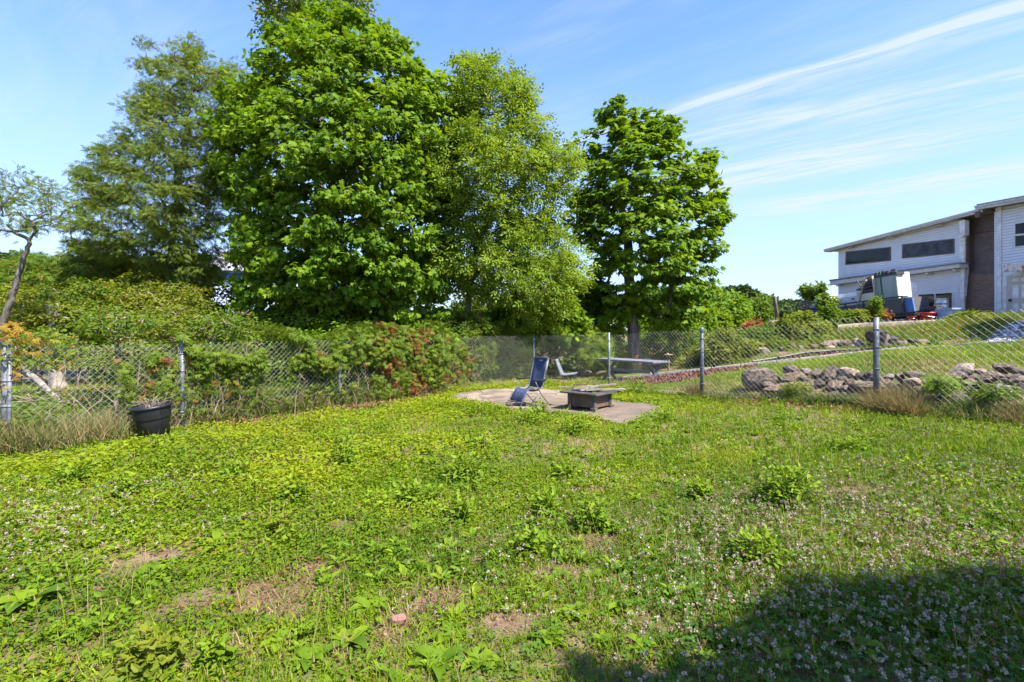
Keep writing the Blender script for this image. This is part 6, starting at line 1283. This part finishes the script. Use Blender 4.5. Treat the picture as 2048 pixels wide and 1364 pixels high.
for px, py, n, L, wd, lab in [(300,1165,7,.20,.045,'broad leaved dock next to the dirt patch on the left'),(440,1095,9,.24,.038,'long leaved dock spreading right beside the pink petal'),(60,1220,8,.24,.05,'big leaved dock at the left edge of the lawn'),(760,1110,8,.20,.032,'dock rosette left of the bare middle patches'),(170,1275,6,.16,.035,'dock leaves in the bottom left foreground'),
    (740,1225,9,.17,.028,'plantain clump left of the brick shard'),(700,1290,9,.18,.03,'plantain clump below the left one in the foreground'),(905,1285,9,.15,.026,'upright plantain right of the brick shard'),(880,1345,10,.18,.034,'broad plantain at the bottom centre edge'),(960,1335,8,.15,.03,'plantain at the bottom edge right of centre'),(1095,1290,8,.14,.026,'plantain in the middle foreground near the shadow'),
    (1150,1240,8,.14,.026,'plantain just above the left tip of the shadow'),(1240,1230,7,.13,.024,'plantain on the sunny side of the shadow edge'),(1120,1155,8,.13,.02,'narrow leaved plantain in the centre foreground'),(1180,1165,8,.13,.02,'narrow plantain pair right of the centre one'),(1000,1120,7,.12,.02,'small plantain above the flowering clover spot'),(620,1330,8,.16,.03,'plantain left of the bottom centre ones'),(560,1290,7,.14,.026,'plantain beside the reddish dirt patch'),
    (1040,1060,7,.13,.022,'plantain in the middle of the lawn'),(1650,1240,7,.17,.03,'broad leaves inside the shaded clover'),(1720,1310,7,.16,.03,'pale leaves low in the shaded clover'),(1480,1290,6,.15,.028,'leaves at the shaded bottom edge'),(1340,1080,7,.13,.02,'plantain right of the small dirt patch'),(840,1140,7,.13,.022,'plantain above the bare middle patch'),(1290,1310,7,.15,.026,'plantain at the rim of the shadow'),
    (1265,860,9,.22,.035,'dark leaved dock at the front tip of the patio'),(1240,866,8,.2,.035,'dock just left of the patio tip'),(1310,856,8,.22,.035,'reddish dock right of the patio tip'),(1110,845,8,.2,.035,'dock between the chair and the fire pit'),(700,920,8,.22,.04,'large leaf weed on the left half far lawn'),(1950,1060,6,.14,.03,'flat grey green leaves by the right dirt patch')]:
    rosette(lab, px, py, n, L, wd, .6)
pt = ground_pt(313, 1104); a = Acc(); pos = np.array([tuple(pt)]) + rng.normal(size=(7, 3)) * .008 + np.array([[0, 0, .045]]); leaves(a, T_oval, pos, rand_unit(7), .03); tag(a.build('pink_blossom', leafmat('pink_petal', [(.6, .42, .45), (.7, .55, .57)], trans=.3)), 'small pale pink blossom beside the left dirt patch', 'flower')
yf = Acc(); c = ground_pt(1700, 962); n = 34; x = c.x + rng.normal(0, .24, n); y = c.y + rng.normal(0, .14, n); X_, Y_, Z_ = frames(nrm(np.array([[0, 0, 1.]]) + .3 * rand_unit(n)), rand_unit(n)); yf.inst(T_trefoil[0], T_trefoil[1], np.stack([x, y, gh(x, y) + .09], 1), X_, Y_, Z_, rng.uniform(.006, .011, n), rng.uniform(0, 1, n)); tag(yf.build('yellow_flowers', leafmat('yellow_petal', [(.5, .33, .02), (.62, .42, .04)], trans=.2)), 'patch of tiny yellow flowers on the right side of the lawn', 'flowers', kind='stuff')
# ------------------------------------------------------------------ rank growth along the fences, terrace grass, litter
a = Acc()
def strip_left(n, t0, t1, o0, o1):
    t = rng.uniform(t0, t1, n); p = np.array([along_left(q_) for q_ in t]); o = rng.uniform(o0, o1, n); dv = along_left(1) - along_left(0); nv = np.array([-dv[1], dv[0]]); return p[:, 0] + nv[0] * o, p[:, 1] + nv[1] * o
def strip_right(n, px0, px1, o0, o1):
    px = rng.uniform(px0, px1, n); y = np.array([yfence(q_) for q_ in px]) + rng.uniform(o0, o1, n); return (px - CX) / F * y, y
for (n, t0, t1, o0, o1, lo, hi, dry) in ((420, .05, 1.15, -.4, .3, .15, .45, .45), (120, 1.1, 1.9, .1, .3, .2, .5, .3), (700, 1.9, 5.5, -.05, .35, .15, .45, .55), (500, -.6, .3, -.4, .4, .2, .5, .6), (900, .3, 6.5, .1, 1.2, .15, .4, .5)):
    x, y = strip_left(n, t0, t1, o0, o1); grass(a, x, y, lo, hi, .007, 7, rng.uniform(.2, .9, len(x)), np.full(len(x), dry), .45)
x, y = strip_right(620, 1745, 1835, -.3, .15); grass(a, x, y, .12, .42, .006, 7, rng.uniform(.2, .8, len(x)), np.full(len(x), .2), .6)
x, y = strip_right(360, 1985, 2120, -.25, .15); grass(a, x, y, .1, .28, .006, 7, rng.uniform(.1, .8, len(x)), np.full(len(x), .25), .6)
x, y = strip_right(420, 1400, 1735, -.15, .3); grass(a, x, y, .06, .18, .006, 6, rng.uniform(.1, .8, len(x)), np.full(len(x), .75), .6)
x, y = strip_right(350, 1830, 1980, -.25, .3); grass(a, x, y, .08, .26, .006, 6, rng.uniform(.1, .8, len(x)), np.full(len(x), .8), .5)
x, y = strip_right(120, 1380, 1398, -.2, .2); grass(a, x, y, .15, .35, .006, 6, rng.uniform(.1, .8, len(x)), np.full(len(x), .1), .6)
tag(a.build('rank_fence_grass', M_dry), 'long dry and olive grass grown up along the foot of the fences', 'grass', kind='stuff')
a = Acc()
x, y = strip_left(900, 1.9, 5.2, .03, .5); clump_leaves(a, T_smallspray, x, y, np.full(len(x), .42) * (.5 + vnoise(x, y, .4, 8)), 7, .09, .1, tint(x, y) * .7, np.full(len(x), .16))
x, y = strip_left(240, -.4, .4, -.1, .4); clump_leaves(a, T_lance, x, y, np.full(len(x), .45), 8, .11, .12, tint(x, y), np.full(len(x), .05))
x, y = strip_right(300, 1560, 1730, -.1, .25); clump_leaves(a, T_lance, x, y, np.full(len(x), .11), 7, .055, .08, tint(x, y) + .1, np.full(len(x), .05))
x, y = strip_right(260, 1840, 2100, -.15, .3); clump_leaves(a, T_lance, x, y, np.full(len(x), .2), 7, .06, .08, tint(x, y), np.full(len(x), .05))
tag(a.build('fence_weeds', M_locust), 'olive feathery weeds massed along the fence foot', 'weeds', kind='stuff')
a = Acc()
for (n, t0, t1, o0, o1) in ((1500, 2.2, 7.4, -.55, .1), (1300, 4.0, 7.4, -.35, .3), (900, 0, 9, .1, 2.5)):
    x, y = strip_left(n, t0, t1, o0, o1); k = ~in_poly(x, y, PAD); x, y = x[k], y[k]; n = len(x); X_, Y_, Z_ = frames(nrm(np.array([[0, 0, 1.]]) + .6 * rand_unit(n)), rand_unit(n)); a.inst(T_oval[0], T_oval[1], np.stack([x, y, gh(x, y) + rng.uniform(.01, .05, n)], 1), X_, Y_, Z_, rng.uniform(.035, .075, n), rng.uniform(0, 1, n))
x, y = strip_right(1100, 1395, 1740, -.45, .1); n = len(x); X_, Y_, Z_ = frames(nrm(np.array([[0, 0, 1.]]) + .6 * rand_unit(n)), rand_unit(n)); a.inst(T_oval[0], T_oval[1], np.stack([x, y, gh(x, y) + rng.uniform(.01, .04, n)], 1), X_, Y_, Z_, rng.uniform(.03, .06, n), rng.uniform(0, 1, n))
tag(a.build('leaf_litter', M_litter), 'reddish brown fallen leaves along the foot of the fences', 'leaves', kind='stuff')
a = Acc()
TER = [(1.6, 12.9), (2.6, 11.6), (3.75, 9.6), (4.9, 9.2), (6.0, 8.2), (7.0, 6.9), (8.8, 5.5), (11, 8), (12, 12), (9, 13.9), (7, 14.4), (4, 16.0), (1.5, 15)]
x = rng.uniform(1, 13, 60000); y = rng.uniform(5.5, 19, 60000); k = in_poly(x, y, TER) & ~in_poly(x, y, MUL1) & ~in_poly(x, y, MUL2) & ~in_poly(x, y, GP); x, y = x[k], y[k]; k = vnoise(x, y, .5, 71) * .6 + vnoise(x, y, 1.4, 73) * .4 > .34; x, y = x[k], y[k]
grass(a, x, y, .03, .10, .010, 4, tint(x, y) + .05, .08 + .35 * (vnoise(x, y, .9, 72) > .6), .5)
x = rng.uniform(-13, 3, 16000); y = rng.uniform(6, 20, 16000); k = (y > 13.7 + 1.22 * (x - .6) + .3); x, y = x[k], y[k]; grass(a, x, y, .05, .2, .012, 3, tint(x, y), np.full(len(x), .3), .6)
x = rng.uniform(9, 32, 30000); y = rng.uniform(12, 40, 30000); k = (x > .45 * y + 2) & ~in_poly(x, y, GP); x, y = x[k], y[k]; grass(a, x, y, .06, .16, .02, 4, tint(x, y), np.full(len(x), .25), .5)
print('terrace', a.n)
tag(a.build('bank_grass', M_grass), 'grass of the terrace and bank beyond the fence', 'grass', kind='stuff')

# weeds of the upper bank between the stone row and the concrete wall
a = Acc(); x = rng.uniform(6, 18, 9000); y = rng.uniform(14.6, 19, 9000); k = (x > .44 * y) & ~in_poly(x, y, GP) & (vnoise(x, y, .6, 81) > .25); x, y = x[k], y[k]
clump_leaves(a, T_oval, x, y, .10 + .38 * vnoise(x, y, .9, 82) ** 1.5, 6, .06, .13, tint(x, y), np.full(len(x), .07))
x = rng.uniform(6, 18, 1600); y = rng.uniform(14.8, 18.6, 1600); k = (x > .44 * y) & ~in_poly(x, y, GP); x, y = x[k], y[k]; grass(a, x, y, .15, .5, .010, 5, tint(x, y), np.full(len(x), .4), .5)
tag(a.build('bank_weeds', M_under), 'mixed leafy weeds covering the upper bank below the concrete wall', 'weeds', kind='stuff')

# low undergrowth on the ground behind the left fence
a = Acc(); x, y = strip_left(5200, -2.5, 8.5, .12, 6.0); k = ((x - along_left(0)[0]) * .647 + (y - along_left(0)[1]) * .763 < 1.9) | (-(x - along_left(0)[0]) * .763 + (y - along_left(0)[1]) * .647 > 1.5); x, y = x[k], y[k]; clump_leaves(a, T_oval, x, y, (.06 + .42 * vnoise(x, y, .8, 83) ** 1.4), 7, .075, .16, tint(x, y) * .8, np.full(len(x), .06))
tag(a.build('undergrowth', M_under), 'low leafy undergrowth on the ground behind the left fence', 'undergrowth', kind='stuff')
